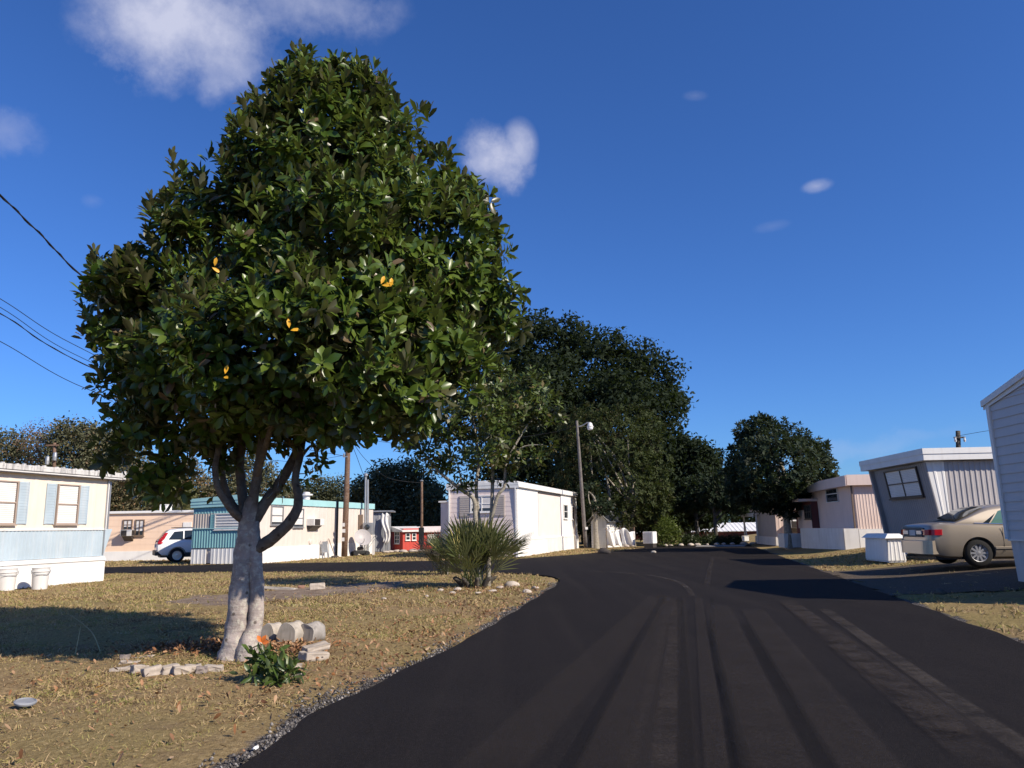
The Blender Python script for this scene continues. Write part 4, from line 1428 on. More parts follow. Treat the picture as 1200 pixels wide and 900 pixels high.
def endwall(y0, y1, z0, z1, x=0.0, xt=None, mode='v', pitch=.2, depth=.012, m=None):
    m = m or MB()
    xt = x if xt is None else xt
    return m.panel((x, y1, z0), (x, y0, z0), (xt, y0, z1), (xt, y1, z1), pitch, depth, mode)


def hull(x0, x1, W, z0, z1, ins=.05):
    """hidden inner body so light does not leak through the sheets"""
    return MB().box(x0 + ins, x1 - ins, ins, W - ins, z0, z1)


def sheathing(x0, x1, W, z0, z1, mat, parent, name='wall'):
    m = MB().box(x0 + .04, x1, .035, W, z0, z1)
    return m.build(name, mat, parent)


# ---- A: cream and faded blue home at the left edge -------------------------------------------------
gA = G(118, 681)
A = Home('mobile_home', (gA.x, gA.y, 0), math.atan2(.97, .243), 'cream mobile home with grey blue lower siding and shutters at the left picture edge')
t = A.T
zz = lambda px, py: A.side(px, py)[1]
zs, zb, zc, zr = A.side(120, 654)[1], A.side(120, 620)[1], A.side(120, 561)[1], A.side(120, 555)[1]
sheathing(-12.2, -.02, 3.7, .05, zc, CREAM, t, 'core')
sidewall(-12.2, 0, zb, zc, 0, 'v', .4, .006).build('wall', CREAM, t)
m = sidewall(-12.2, 0, zs + .06, zb, -.005, 'v', .115, .014)
m.prism([(.012, .0, zs + .06), (.012, .0, zb), (.30, .0, zb)], (0, .05, 0))
m.build('lower_siding', BLUEGREY, t)
m = MB().box(-12.25, .03, -.075, 3.75, 0, zs - .10).box(-12.22, .05, -.05, 3.74, zs - .098, zs + .05)
m.box(-12.22, .055, -.085, 3.75, zs - .06, zs - .01)
m.build('skirt', WHITE, t, bevel=.01)
m = MB().box(-12.3, .02, -.035, .02, zb - .03, zb + .015)
m.box(-.03, .03, -.03, .03, zb + .016, zc)
m.build('trim', WHITE2, t)
# corner drain pipe and recessed end strip
MB().box(.10, .16, .02, .09, zb, zc - .05).box(-.055, -.028, -.045, -.012, zs + .1, zc).build('drain_pipe', GALV, t)
m = MB()
m.box(-12.4, .45, -.16, 3.85, zc, zc + .05)
m.build('soffit', WHITE2, t)
m = MB().box(-12.4, .5, -.19, 3.9, zc + .051, zr + .04)
for i in range(60):
    x_ = -12.2 + i * .21
    m.box(x_, x_ + .07, -.196, -.12, zr - .02, zr + .055 + .02 * math.sin(i * 2.1))
m.box(.36, .46, -.21, -.13, zc - .0, zr + .1)
m.build('roof', RUSTRF, t, bevel=.006)
MB().box(-12.4, .48, -.17, -.12, zc - .035, zc - .002).build('drip_edge', DARKTRIM, t)
for (pa, pb_) in ((65.5, 89), (-19, 16)):
    xa, xb = A.side(pa, 600)[0], A.side(pb_, 600)[0]
    z1, z0 = A.side(77, 569)[1], A.side(77, 613)[1]
    xa, xb = min(xa, xb), max(xa, xb)
    window(t, ((xa + xb) / 2, -.008, (z0 + z1) / 2), 'side', xb - xa, z1 - z0, TANTRIM, True, 2, 1, fw=.032, shade=.62)
    for s_ in (-1, 1):
        shutter(t, ((xa + xb) / 2 + s_ * ((xb - xa) / 2 + .23), -.006, (z0 + z1) / 2), 'side', .32, (z1 - z0) * 1.06, BLUEGREY)
# ---- plant buckets by its skirt
def bucket(px, py, lab, r=.21, h=.52):
    g = G(px, py)
    T_ = thing('bucket', (g.x, g.y, 0), random.random(), lab, 'bucket', 'white buckets by the cream home')
    b = MB().lathe([(r * .84, .0), (r * .86, .02), (r * .97, h * .82), (r * 1.06, h * .83), (r * 1.06, h * .87), (r * .99, h * .88), (r, h), (r * 1.05, h), (r * 1.05, h * 1.03), (r * .93, h * 1.03), (r * .8, .06), (0.0, .05)], seg=24)
    b.build('tub', WHITE2, T_, True, angle=40)
    p, rr = smooth_path([(-r * 1.05, 0, h * .9, .008), (-r * .8, -r * .9, h * .72, .008), (r * .8, -r * .9, h * .72, .008), (r * 1.05, 0, h * .9, .008)], 5)
    MB().tube(p, rr, 6).build('handle', GALV, T_)


bucket(7, 692, 'white plastic bucket cut by the left picture edge below the cream home')
bucket(46, 690.5, 'white plastic bucket standing free in front of the cream home skirt', .2)

# ---- B: peach home ---------------------------------------------------------------------------------
bB = P(112, 655, 40.5)
B_ = Home('mobile_home', (bB.x, bB.y, 0), .03, 'low peach coloured mobile home with white skirt behind the white suv')
t = B_.T
hB = B_.side(150, 602)[1]
zsB = B_.side(150, 646)[1]
sheathing(-3, 11, 3.6, .05, hB, PEACH, t, 'core')
sidewall(-3, 11, zsB, hB, 0, 'h', .3, .006).build('wall', PEACH, t)
MB().box(-3.05, 11, -.03, 3.6, 0, zsB).build('skirt', WHITE, t)
MB().box(-3.2, 11.2, -.12, 3.8, hB, hB + .13).build('roof', WHITE, t, bevel=.02)
def rect_side(Hm, pxa, pya, pxb, pyb, y=0):
    xa, z1 = Hm.side(pxa, pya, y)
    xb, z0 = Hm.side(pxb, pyb, y)
    return (xa + xb) / 2, (z0 + z1) / 2, abs(xb - xa), abs(z1 - z0)


def rect_front(Hm, pxa, pya, pxb, pyb, x=0):
    ya, z1 = Hm.front(pxa, pya, x)
    yb, z0 = Hm.front(pxb, pyb, x)
    return (ya + yb) / 2, (z0 + z1) / 2, abs(yb - ya), abs(z1 - z0)


for r_ in ((145.5, 610, 154, 620), (160, 610, 167.5, 627)):
    cx, cz, w_, h_ = rect_side(B_, *r_)
    window(t, (cx, 0, cz), 'side', w_, h_, BROWNTRIM, True, 2, 2, shade=.4)
cx, cz, w_, h_ = rect_side(B_, 145.5, 621, 158, 628)
aircon(t, (cx, 0, cz), 'side', w_, h_)
cx, cz, w_, h_ = rect_side(B_, 215, 612, 224, 626)
MB().obox((cx, 0, cz), XA, ZA, -YA, -w_ / 2, w_ / 2, -h_ / 2, h_ / 2, 0, .04).build('door_panel', WHITE, t)
cx, cz, w_, h_ = rect_side(B_, 181, 597.5, 190, 603)
MB().box(cx - w_ / 2, cx + w_ / 2, .6, 1.2, hB + .12, hB + .45).box(cx - w_ / 2 - .03, cx + w_ / 2 + .03, .57, 1.23, hB + .43, hB + .47).build('roof_vent', WHITE, t, bevel=.02)

# ---- C: teal and beige home ------------------------------------------------------------------------
cC = (-11.0, 33.4)
C_ = Home('mobile_home', (cC[0], cC[1], 0), math.atan2(.97, .243), 'long beige mobile home with teal front and aqua roof edge behind the magnolia trunk')
t = C_.T
LC, WC = C_.side(437, 620)[0], C_.front(226, 620)[0]
zS = .68
zR = C_.side(380, 594)[1]
zF = C_.side(380, 587)[1]
zT = zR
sheathing(.0, LC, WC, .05, zR, BEIGE, t, 'core')
sidewall(0, LC, zS, zR, 0, 'v', .42, .008).build('wall', BEIGE, t)
MB().box(-.02, LC + .02, -.03, .03, .0, zS - .002).build('skirt', WHITE, t)
MB().box(-.06, LC + .06, -.07, .02, zR - .0, zF).build('fascia', AQUA, t)
m = MB().prism([(-.07, WC + .08, zF - .22), (-.07, WC * .75, zF + .02), (-.07, WC * .25, zF + .06), (-.07, -.05, zF + .01), (-.07, -.05, zF - .2)], (LC + .1, 0, 0))
m.build('roof', GALV, t)
m = MB()
for (k_, off_) in ((0, 0), (1, .02), (2, .04)):
    hgt = .13
    m.prism([(-.11 - off_, WC + .1, zF - .40 + k_ * hgt), (-.11 - off_, -.09, zF - .34 + k_ * hgt), (-.11 - off_, -.09, zF - .34 + (k_ + 1) * hgt - .004), (-.11 - off_, WC * .3, zF - .27 + (k_ + 1) * hgt - .004), (-.11 - off_, WC + .1, zF - .40 + (k_ + 1) * hgt - .004)], (.04, 0, 0))
m.build('front_fascia', AQUA, t)
# the end wall: dark band, tan ribs, teal ribs, skirt
zt0, zt1, zt2 = zS + .02, C_.front(240, 620)[1], C_.front(240, 602)[1]
endwall(0, WC, zt2, zR + .0, -.01, -.01, 'v', .15, .012).build('upper_band', TEAL, t)
endwall(0, WC, zt1 + .03, zt2 - .003, -.012, -.012, 'v', .13, .016).build('end_wall', TAN, t)
endwall(0, WC, zt0, zt1, -.03, -.03, 'v', .13, .016).build('lower_end_wall', TEAL, t)
MB().box(-.075, -.012, .0, WC, zt1 + .001, zt1 + .028).build('trim', AQUA, t)
m = endwall(0, WC - 1.0, .02, zS - .02, -.06, -.06, 'v', .2, .012)
m.panel((-.03, WC, .02), (-.03, WC - .75, .02), (-.03, WC - .75, zS - .05), (-.03, WC, zS - .05), .2, .012)
m.build('end_skirt', WHITE, t)
cy, cz, w_, h_ = rect_front(C_, 254, 603, 283, 619)
window(t, (-.012, cy, cz), 'end', w_, h_, WHITE2, True, 5, 1, shade=.6)
for px in (250, 287):
    cy2, _ = C_.front(px, 610)
    shutter(t, (-.03, cy2, cz), 'end', .2, h_ * 1.05, TEAL)
for r_, rows in (((344, 597, 354, 617), 2), ((318, 594, 330, 614), 2)):
    cx, cz, w_, h_ = rect_side(C_, *r_)
    window(t, (cx, -.008, cz), 'side', w_, h_, GALV, True, rows, 1, shade=.5)
cx, cz, w_, h_ = rect_side(C_, 359, 608, 371, 616)
aircon(t, (cx, -.0, cz), 'side', w_, h_)
xd, _ = C_.side(393, 620)
MB().tube([(xd, -.1, .02), (xd, -.1, zF + .04)], .055, 8).build('drain_pipe', BLACKM, t)
xv, _ = C_.side(374, 586)
MB().lathe([(.17, 0), (.17, .28), (.30, .29), (.30, .36), (.17, .37), (.17, .45), (.05, .47)], (xv, .7, zF - .02), seg=14).build('roof_vent', WHITE2, t)
xm, zm = C_.side(363, 635)
MB().lathe([(.12, 0), (.12, .05), (.05, .07)], (xm, -.0, zm), (0, -1, 0), 12).build('wall_vent', BEIGE, t)

# ---- things beside it
def at_side(Hm, px, out=.35, py=648):
    x_, _ = Hm.side(px, py)
    return Hm.O + Hm.u * x_ - Hm.v * out


q = at_side(C_, 376, .28)
T = thing('garden_chair', (q.x, q.y, 0), 1.2, 'grey folded garden chair leaning on the white skirt of the teal home', 'chair')
m = MB()
for s_ in (-.24, .24):
    m.tube([(s_, .0, .0), (s_, .16, .85)], .018, 6)
    m.tube([(s_ * .95, .05, .0), (s_ * .95, .10, .6)], .016, 6)
m.build('frame', GALV, T)
m = MB()
for i in range(6):
    m.box(-.22 + i * .075, -.16 + i * .075, .07 + .0, .085, .3, .82)
m.box(-.24, .24, .05, .068, .28, .36)
m.build('backrest', GREYSHED, T)
q = at_side(C_, 384, .4)
T = thing('push_broom', (q.x, q.y, 0), .9, 'small upright yard tool leaning beside the black drain pipe', 'tool')
MB().tube([(0, 0, .08), (-.18, .30, .95)], .02, 6).build('handle', WOOD_POLE, T)
MB().box(-.2, .2, -.07, .05, .0, .1).build('head', DARKTRIM, T, bevel=.02)
q = at_side(C_, 411, .55)
T = thing('lawn_mower', (q.x, q.y, 0), .5, 'dark push lawn mower standing at the foot of the wooden power pole', 'mower')
b_ = MB().prism([(-.34, -.25, .10), (.34, -.25, .10), (.36, -.25, .20), (.26, -.25, .28), (-.26, -.25, .28), (-.36, -.25, .20)], (0, .5, 0)).build('deck', BLACKM, T, bevel=.02)
MB().lathe([(.17, .281), (.18, .40), (.14, .46), (.05, .48)], seg=14).build('engine', DARKTRIM, T)
for sx in (-.32, .32):
    for sy in (-.30, .27):
        MB().lathe([(.03, -.03), (.11, -.03), (.125, -.015), (.125, .015), (.11, .03), (.03, .03)], (sx, sy, .125), (0, 1, 0), 14).build('wheel', BLACKM, T)
p, r = smooth_path([(.28, -.2, .25, .014), (.65, -.2, .75, .014), (.85, -.2, 1.0, .014), (.85, .2, 1.0, .014), (.65, .2, .75, .014), (.28, .2, .25, .014)], 4)
MB().tube(p, r, 6).build('handle', GALV, T)

# ---- D: grey shed
dD = P(441, 648, 49)
D_ = Home('shed', (P(456, 648, 49).x, 49, 0), R(96), 'dark grey blue shed in shade behind the far end of the beige home', 'shed')
t = D_.T
hD = P(441, 600, 49).z
sheathing(0, 2.4, 3.0, .02, hD, GREYSHED, t, 'core')
endwall(0, 3, .02, hD, 0, 0, 'v', .3, .012).build('wall', GREYSHED, t)
MB().box(-.2, 2.6, -.25, 3.2, hD, hD + .08).build('roof', GALV, t)
# white sheet hanging on it
q = P(452, 620, 48.6)
T = thing('hanging_cloth', (q.x, 48.6, 0), 0, 'white crumpled sheet hanging off the corner of the dark grey shed', 'cloth')
z0_, z1_ = P(447, 636, 48.6).z, P(450, 602, 48.6).z
vs, fs = [], []
for i in range(15):
    for j in range(12):
        uu, vv_ = i / 14 - .5, j / 11
        vs.append((uu * (.48 - .2 * abs(vv_ - .75)) + .10 * math.sin(vv_ * 6), .04 * math.sin(uu * 13 + vv_ * 3) + .05 * math.sin(vv_ * 9), z0_ + (z1_ - z0_) * vv_ + .06 * math.sin(uu * 9)))
for i in range(14):
    for j in range(11):
        fs.append((i * 12 + j, (i + 1) * 12 + j, (i + 1) * 12 + j + 1, i * 12 + j + 1))
ob = MB().add(vs, fs).build('sheet', WHITE2, T, True)
ob.modifiers.new('Solid', 'SOLIDIFY').thickness = .02
MB().tube([(0, .1, 0), (0, .1, z1_)], .03, 6).build('post', GALV, T)

# ---- E: red cabin and its far part
eE = P(463, 645, 51)
E_ = Home('red_cabin', (P(472, 645, 50.5).x, 50.5, 0), R(40), 'small bright red cabin with white windows and a pale roof', 'cabin')
t = E_.T
hE = P(463, 619.5, 51).z
LE = 2.75
yE, _ = E_.front(450.5, 630)
WE = max(.9, yE)
xE, _ = E_.side(496, 630)
LE = xE
sheathing(0, LE, WE, .02, hE, REDP, t, 'core')
sidewall(0, LE, .02, hE - .15, 0, 'v', .3, .012).build('wall', REDP, t)
endwall(0, WE, .02, hE, 0, 0, 'v', .3, .012).build('end_wall', REDP, t)
MB().prism([(-.2, -.25, hE - .14), (-.2, WE * .5, hE + .14), (-.2, WE + .25, hE - .10), (-.2, WE + .25, hE - .18), (-.2, -.25, hE - .22)], (LE + .4, 0, 0)).build('roof', WHITE2, t)
cy, cz, w_, h_ = rect_front(E_, 463, 623, 469, 637)
window(t, (-.012, cy, cz), 'end', w_ * .8, h_ * .9, WHITE, False, 3, 2, fw=.05)
for r_ in ((475, 625, 480, 633), (482.5, 625, 487, 633)):
    cx, cz, w_, h_ = rect_side(E_, *r_)
    window(t, (cx, -.012, cz), 'side', w_ * .8, h_ * .85, WHITE, False, 2, 1, fw=.04)
q = P(503, 642, 54)
F2 = Home('red_outbuilding', (q.x, 54, 0), R(5), 'low red outbuilding glimpsed between the pole and the dark spiky bush', 'shed')
t = F2.T
h2 = P(503, 622, 54).z
sheathing(-.9, 1.6, 1.5, .02, h2, REDP, t, 'core')
sidewall(-.9, 1.6, .02, h2, 0, 'v', .3, .01).build('wall', REDP, t)
MB().prism([(-1.05, -.2, h2 - .05), (-1.05, .75, h2 + .30), (-1.05, 1.7, h2 - .05), (-1.05, 1.7, h2 - .1), (-1.05, -.2, h2 - .1)], (2.9, 0, 0)).build('roof', PINKW, t)
window(t, (.2, -.01, h2 * .55), 'side', .5, .5, WHITE, True, 1, 1)
# pale stones at its foot
def rock(name, loc, s, lab, grp, mat=None, flat=.6, seed=0, cat='stone'):
    rr = random.Random(seed)
    bm = bmesh.new()
    bmesh.ops.create_icosphere(bm, subdivisions=2, radius=1)
    k1, k2 = rr.uniform(0, 6), rr.uniform(0, 6)
    for v in bm.verts:
        n_ = 1 + .16 * math.sin(v.co.x * 3 + k1) + .14 * math.sin(v.co.y * 3.7 + k2) + rr.uniform(-.06, .06)
        v.co = Vector((v.co.x * n_ * s, v.co.y * n_ * s * rr.uniform(.78, .82), max(-.3, v.co.z) * n_ * s * flat))
    me = bpy.data.meshes.new(name)
    bm.to_mesh(me)
    bm.free()
    o_ = link(name, me, mat or ROCKM, None, True)
    o_.location = loc
    o_.rotation_euler = (0, 0, rr.uniform(0, 6))
    return tag(o_, lab, cat, grp)


for i, (px, py, s_) in enumerate([(452, 648, .28), (458, 647.5, .24), (465, 647, .3), (473, 647.5, .32), (484, 647, .34), (492, 646.5, .3)]):
    g = G(px, py)
    rock('stone', (g.x, g.y, .05), s_, 'pale border stone in the row at the foot of the red cabin', 'pale stones in front of the red cabin', ROCKM, .35, i)

# ---- F: white home with the pale pink front in the middle --------------------------------------------
gF = G(606, 653)
F_ = Home('mobile_home', (gF.x, gF.y, 0), math.atan2(.961, .277), 'white mobile home with pale pink leaning front in the middle behind the palmetto')
t = F_.T
LF, _ = F_.side(676.5, 620)
yF, _ = F_.front(525.5, 600)
WF = yF
zS = F_.front(600, 632)[1]
zTop = F_.front(604, 571)[1]
zRf = F_.front(604, 563)[1]
inset0, inset1 = .0, .085
MB().box(.18, LF, .035, WF, .05, zTop).build('core', WHITE, t)
# side wall with a flared front wing
xA_, _ = F_.side(631, 610)
xB_, _ = F_.side(657, 610)
sidewall(0, xA_, zS, zTop, 0, 'v', .5, .008).build('wall', WHITE, t)
sidewall(xB_, LF, zS, zTop, 0, 'v', .5, .008).build('wall', WHITE, t)
sidewall(xA_ + .01, xB_ - .01, zS, zTop - .12, -.006, 'v', .24, .012).build('wall_panel', PINKW, t)
MB().box(xA_, xB_, -.05, .0, zTop - .11, zTop - .05).build('panel_trim', DARKTRIM, t)
MB().box(-.03, LF + .02, -.06, .04, .0, zS - .01).box(-.03, LF + .02, -.075, -.03, zS - .07, zS - .0).build('skirt', WHITE, t)
xs0, _ = F_.side(641, 648)
xs1, _ = F_.side(658, 648)
sidewall(xs0, xs1, .03, zS - .1, -.065, 'v', .28, .012).build('skirt_panel', WHITE2, t)
# wing cheeks and the leaning front panel
for y_ in (0.0, WF - .06):
    MB().box(-.012, .2, y_, y_ + .06, zS, zTop).build('front_wing', WHITE, t)
fm = MB().panel((inset0, WF - .07, zS), (inset0, .07, zS), (inset1, .07, zTop), (inset1, WF - .07, zTop), .22, .008, 'h')
fm.build('front_wall', PINKW, t)
m = endwall(0, WF, .02, zS, .0, .0, 'v', .26, .012)
m.box(-.02, .05, 0.0, WF, zS + .001, zS + .03)
m.build('front_skirt', PINKW, t)
m = MB()
m.prism([(.03, WF + .1, zTop - .05), (.03, -.1, zTop + .0), (.03, -.1, zRf - .03), (.03, WF * .3, zRf + .04), (.03, WF * .7, zRf + .03), (.03, WF + .1, zRf - .10)], (LF + .05, 0, 0))
m.build('roof', WHITE2, t, bevel=.04)
m = MB()
for k_ in range(2):
    m.box(-.0 - k_ * .008, .028, -.12, WF + .12, zTop - .02 + k_ * .14, zTop + .11 + k_ * .14)
m.box(.0, LF + .1, -.135, -.1, zTop + .02, zRf - .06)
m.build('fascia', WHITE, t)
zw0, zw1 = F_.front(565, 599, .08)[1], F_.front(565, 582, .08)[1]
ya, yb = F_.front(553, 590, .08)[0], F_.front(577, 590, .08)[0]
tl = -(inset1 - inset0) / (zTop - zS)
cyw, czw = (ya + yb) / 2, (zw0 + zw1) / 2
xw = inset0 - tl * (czw - zS) - .012
window(t, (xw, cyw, czw), 'end', abs(ya - yb), zw1 - zw0, WHITE, True, 2, 2, tl, fw=.06, shade=.45)
# awning-like shutter panels each side of the window
for s_ in (-1, 1):
    Cs = Vector((xw, cyw + s_ * (abs(ya - yb) / 2 + .36), czw - .03))
    Uv = (ZA - XA * tl).normalized()
    Nv = (-YA).cross(Uv)
    m = MB().obox(Cs, -YA, Uv, Nv, -.25, .25, -.55, .42, .0, .03)
    for i in range(9):
        m.obox(Cs, -YA, Uv, Nv, -.22, .22, -.5 + i * .1, -.44 + i * .1, .0302, .045)
    m.build('shutter', TAN, t)
for r_ in ((660, 592, 664.5, 607), (669.5, 594, 672.5, 608)):
    cx, cz, w_, h_ = rect_side(F_, *r_)
    window(t, (cx, -.008, cz), 'side', w_, h_, WHITE2, False, 2, 1, fw=.05)
xd, _ = F_.side(671.5, 620)
MB().tube([(xd, -.1, .0), (xd, -.1, zTop)], .03, 6).build('drain_pipe', BROWNTRIM, t)
# small addition on its left
q = F_.front(519, 600, 2.5)
q1, q0 = F_.front(514.5, 589, 2.5)[1], 0
MB().box(2.5, 8, WF + .002, F_.front(516.5, 600, 2.5)[0], .02, q1).build('addition', PINKW, t)
MB().box(2.42, 8.1, WF - .0, F_.front(516.2, 600, 2.5)[0] + .08, q1 + .001, q1 + .08).build('addition_roof', WHITE, t)

# ---- G: white clapboard shed behind the street lamp, with sheets hung beside it ---------------------
gG = P(712, 640, 48.5)
G_ = Home('shed', (gG.x, 48.5, 0), R(60), 'whitish clapboard shed under the trees right of the street lamp', 'shed')
t = G_.T
hG = P(712, 611, 48.5).z
yG, _ = G_.front(693, 625)
sheathing(0, 4.5, yG, .02, hG, WHITE2, t, 'core')
endwall(0, yG, .02, hG, 0, 0, 'h', .16, .02).build('end_wall', WHITE2, t)
sidewall(0, 4.5, .02, hG, 0, 'h', .16, .02).build('wall', WHITE, t)
MB().prism([(-.2, -.25, hG - .05), (-.2, yG / 2, hG + .7), (-.2, yG + .25, hG - .05), (-.2, yG / 2, hG + .6)], (4.9, 0, 0)).build('roof', GALV, t)
MB().prism([(.0, 0, hG), (.0, yG, hG), (.0, yG / 2, hG + .6)], (.05, 0, 0)).build('gable', WHITE2, t)
T = thing('white_tarp', (P(728, 639, 47.5).x, 47.5, 0), 0, 'creased white tarpaulin draped beside the clapboard shed under the trees', 'tarp')
zt = P(728, 620, 47.5).z
vs, fs = [], []
for i in range(31):
    for j in range(10):
        uu, vv_ = i / 30 - .5, j / 9
        vs.append((uu * 1.7, .10 * math.sin(uu * 27 + vv_ * 3.5) * (1 - .5 * vv_) + .1 * math.sin(uu * 9 + vv_ * 2), .05 + .12 * abs(math.sin(uu * 11)) + vv_ * (zt - .2 + .12 * math.sin(uu * 9 + 1))))
for i in range(30):
    for j in range(9):
        fs.append((i * 10 + j, (i + 1) * 10 + j, (i + 1) * 10 + j + 1, i * 10 + j + 1))
ob = MB().add(vs, fs).build('sheet', WHITE, T, True)
ob.modifiers.new('Solid', 'SOLIDIFY').thickness = .02
for sx in (-.85, 0, .85):
    MB().tube([(sx, .15, 0), (sx, .15, zt + .1)], .035, 6).build('post', WOOD_POLE, T)
# white electrical box on posts
wb = P(762, 638, 47)
T = thing('utility_box', (wb.x + .0, 47, 0), R(-38), 'square white box on a post at the street end left of the green shrub', 'box')
z0_, z1_ = P(762, 636, 47).z, P(762, 623, 47).z
MB().box(-.34, .34, -.26, .26, .25, z1_).build('cabinet', WHITE, T, bevel=.03)
MB().box(-.30, .30, -.22, .22, .0, .25).build('plinth', DARKTRIM, T)
MB().box(-.27, .27, -.278, -.262, .32, z1_ - .08).build('door', WHITE2, T)
# ---- H: low building with a long white roof across the end
hH = P(832, 637, 74)
T = thing('long_building', (hH.x, 74, 0), R(-4), 'low dark building with a long white roof across the end of the street', 'building')
zr0, zr1 = P(832, 623, 74).z, P(832, 613, 74).z
MB().box(-9, 9, 0, 6, -.1, zr0).build('wall', MAROON, T)
m = MB().panel((-9.4, -.5, zr0), (9.4, -.5, zr0), (9.4, 2.6, zr1), (-9.4, 2.6, zr1), .4, .03, 'v')
m.prism([(-9.4, 2.6, zr1 - .05), (-9.4, 6.5, zr0 - .05), (-9.4, 6.5, zr0), (-9.4, 2.6, zr1)], (18.8, 0, 0))
m.build('roof', WHITE, T)
# ------------------------------------------------------------------ right-hand homes
def slant_home(Hm, L, W, zS, zW, zR, lean, wmat, endmat, skirtmat, roofmat, pitch=.2, skirt_out=0.0, xext=0.0):
    """flat roofed home whose end leans outwards towards the top, below a deep roof fascia"""
    t = Hm.T
    MB().hexa([(.06, .04, zS), (L, .04, zS), (L, W - .02, zS), (.06, W - .02, zS)], [(.06 - lean, .04, zW), (L, .04, zW), (L, W - .02, zW), (.06 - lean, W - .02, zW)]).build('core', wmat, t)
    m = MB().panel((0, W, zS), (0, 0, zS), (-lean, 0, zW), (-lean, W, zW), pitch * .9, .010, 'v')
    m.build('end_wall', endmat, t)
    return t


# ---- K: salmon home
kz = .34
gK = G(1008, 640, kz)
K_ = Home('mobile_home', (gK.x, gK.y, kz), R(-5), 'salmon pink mobile home with a white skirt and flat roof behind the lawn at right')
t = K_.T
WK, _ = K_.front(952, 600)
zS, zW, zR = K_.front(1005, 620)[1], K_.front(1000, 569)[1], K_.front(993, 558.5)[1]
lean = .03
LK = 12
slant_home(K_, LK, WK, zS, zW, zR, lean, PINK, PINK, WHITE, WHITE, .10)
MB().panel((0, 0, zS), (LK, 0, zS), (LK, 0, zW), (-lean, 0, zW), .12, .010).build('wall', PINK, t)
MB().box(-.12 - lean, -.06 - lean, -.02, .05, zS, zW).build('corner_trim', BROWNTRIM, t)
MB().box(0, LK, -.04, .03, -.3, zS - .005).build('skirt', WHITE, t)
sk, _ = K_.front(951, 630, -.7)
m = endwall(-.05, WK + .1, -.3, zS + .04, -.62, -.62, 'v', .5, .01)
m.box(-.6, -.02, -.04, WK + .05, -.3, zS + .03)
m.build('front_skirt', WHITE2, t)
m = MB().prism([(-.36 - lean, -.22, zW), (-.36 - lean, WK + .35, zW - .06), (-.36 - lean, WK + .35, zR - .30), (-.36 - lean, WK * .55, zR - .02), (-.36 - lean, -.22, zR - .0)], (LK + .4, 0, 0))
m.build('roof', PINK, t)
m = MB().box(-.39 - lean, -.361 - lean, -.25, .5, zW - .02, zR + .0)
m.box(-.36, LK, -.252, -.222, zW + .0, zR + .02)
m.build('fascia', PINK, t)
cy, cz, w_, h_ = rect_front(K_, 969, 571, 984, 587)
window(t, (-.035, cy, cz), 'end', w_, h_, WHITE2, False, 2, 1, lean / (zW - zS), fw=.035, sill=False)
MB().tube([(-.05, WK - .15, zS), (-.06 - lean, WK - .15, zW)], .04, 6).build('drain_pipe', DARKTRIM, t)

# ---- J: shaded maroon porch room behind it and I: small pink home with porch
jz = .42
q = P(944, 637, 36)
J_ = Home('porch_room', (P(950, 637, 37.5).x, 37.5, jz), R(-5), 'shaded maroon and pink porch room tucked behind the salmon home', 'outbuilding')
t = J_.T
hJ = P(944, 588, 37.5).z - jz
yJ, _ = J_.front(934, 620)
wJ = max(1.2, yJ)
MB().box(0, 4, -.6, wJ, -.2, hJ).build('wall', MAROON, t)
MB().panel((-.012, wJ - .35, hJ * .33), (-.012, -.55, hJ * .33), (-.012, -.55, hJ * .8), (-.012, wJ - .35, hJ * .8), .15, .01).build('upper_wall', PINK, t)
MB().box(-.6, 4.2, -.7, wJ + .4, hJ, hJ + .12).build('roof', PINK, t)
cy, cz, w_, h_ = rect_front(J_, 944, 593, 952, 607)
window(t, (-.03, cy, cz), 'end', w_, h_, DARKTRIM, False, 2, 3)
MB().box(-.9, -.05, wJ - .9, wJ + .3, -.3, hJ * .2).build('step', WHITE2, t)

iz = .48
gI = P(911, 636, 44)
I_ = Home('mobile_home', (gI.x, 44, iz), R(-5), 'small pink mobile home with a porch behind the dark rounded magnolia')
t = I_.T
zW = P(911, 598, 44).z - iz
zS = P(911, 629, 44).z - iz
WI, _ = I_.front(886.5, 620)
MB().box(.03, 3.0, .03, WI, -.3, zW).build('core', PINK, t)
sidewall(0, 3.0, zS, zW, 0, 'v', .25, .01).build('wall', PINK, t)
endwall(0, WI, zS, zW, 0, 0, 'v', .25, .01).build('end_wall', TAN, t)
m = endwall(-.05, WI + .1, -.4, zS - .01, -.10, -.10, 'v', .3, .01)
m.box(-.08, 3.0, -.05, .02, -.4, zS - .01)
m.build('skirt', WHITE2, t)
MB().box(-.3, 3.2, -.2, WI + .2, zW, zW + .16).build('roof', PINK, t)
cx, cz, w_, h_ = rect_side(I_, 925, 601, 935, 609)
window(t, (cx, -.01, cz), 'side', w_, h_, WHITE2, False, 2, 1)
aircon(t, (cx, -.0, cz - h_ * .5 - .26), 'side', .6, .4)
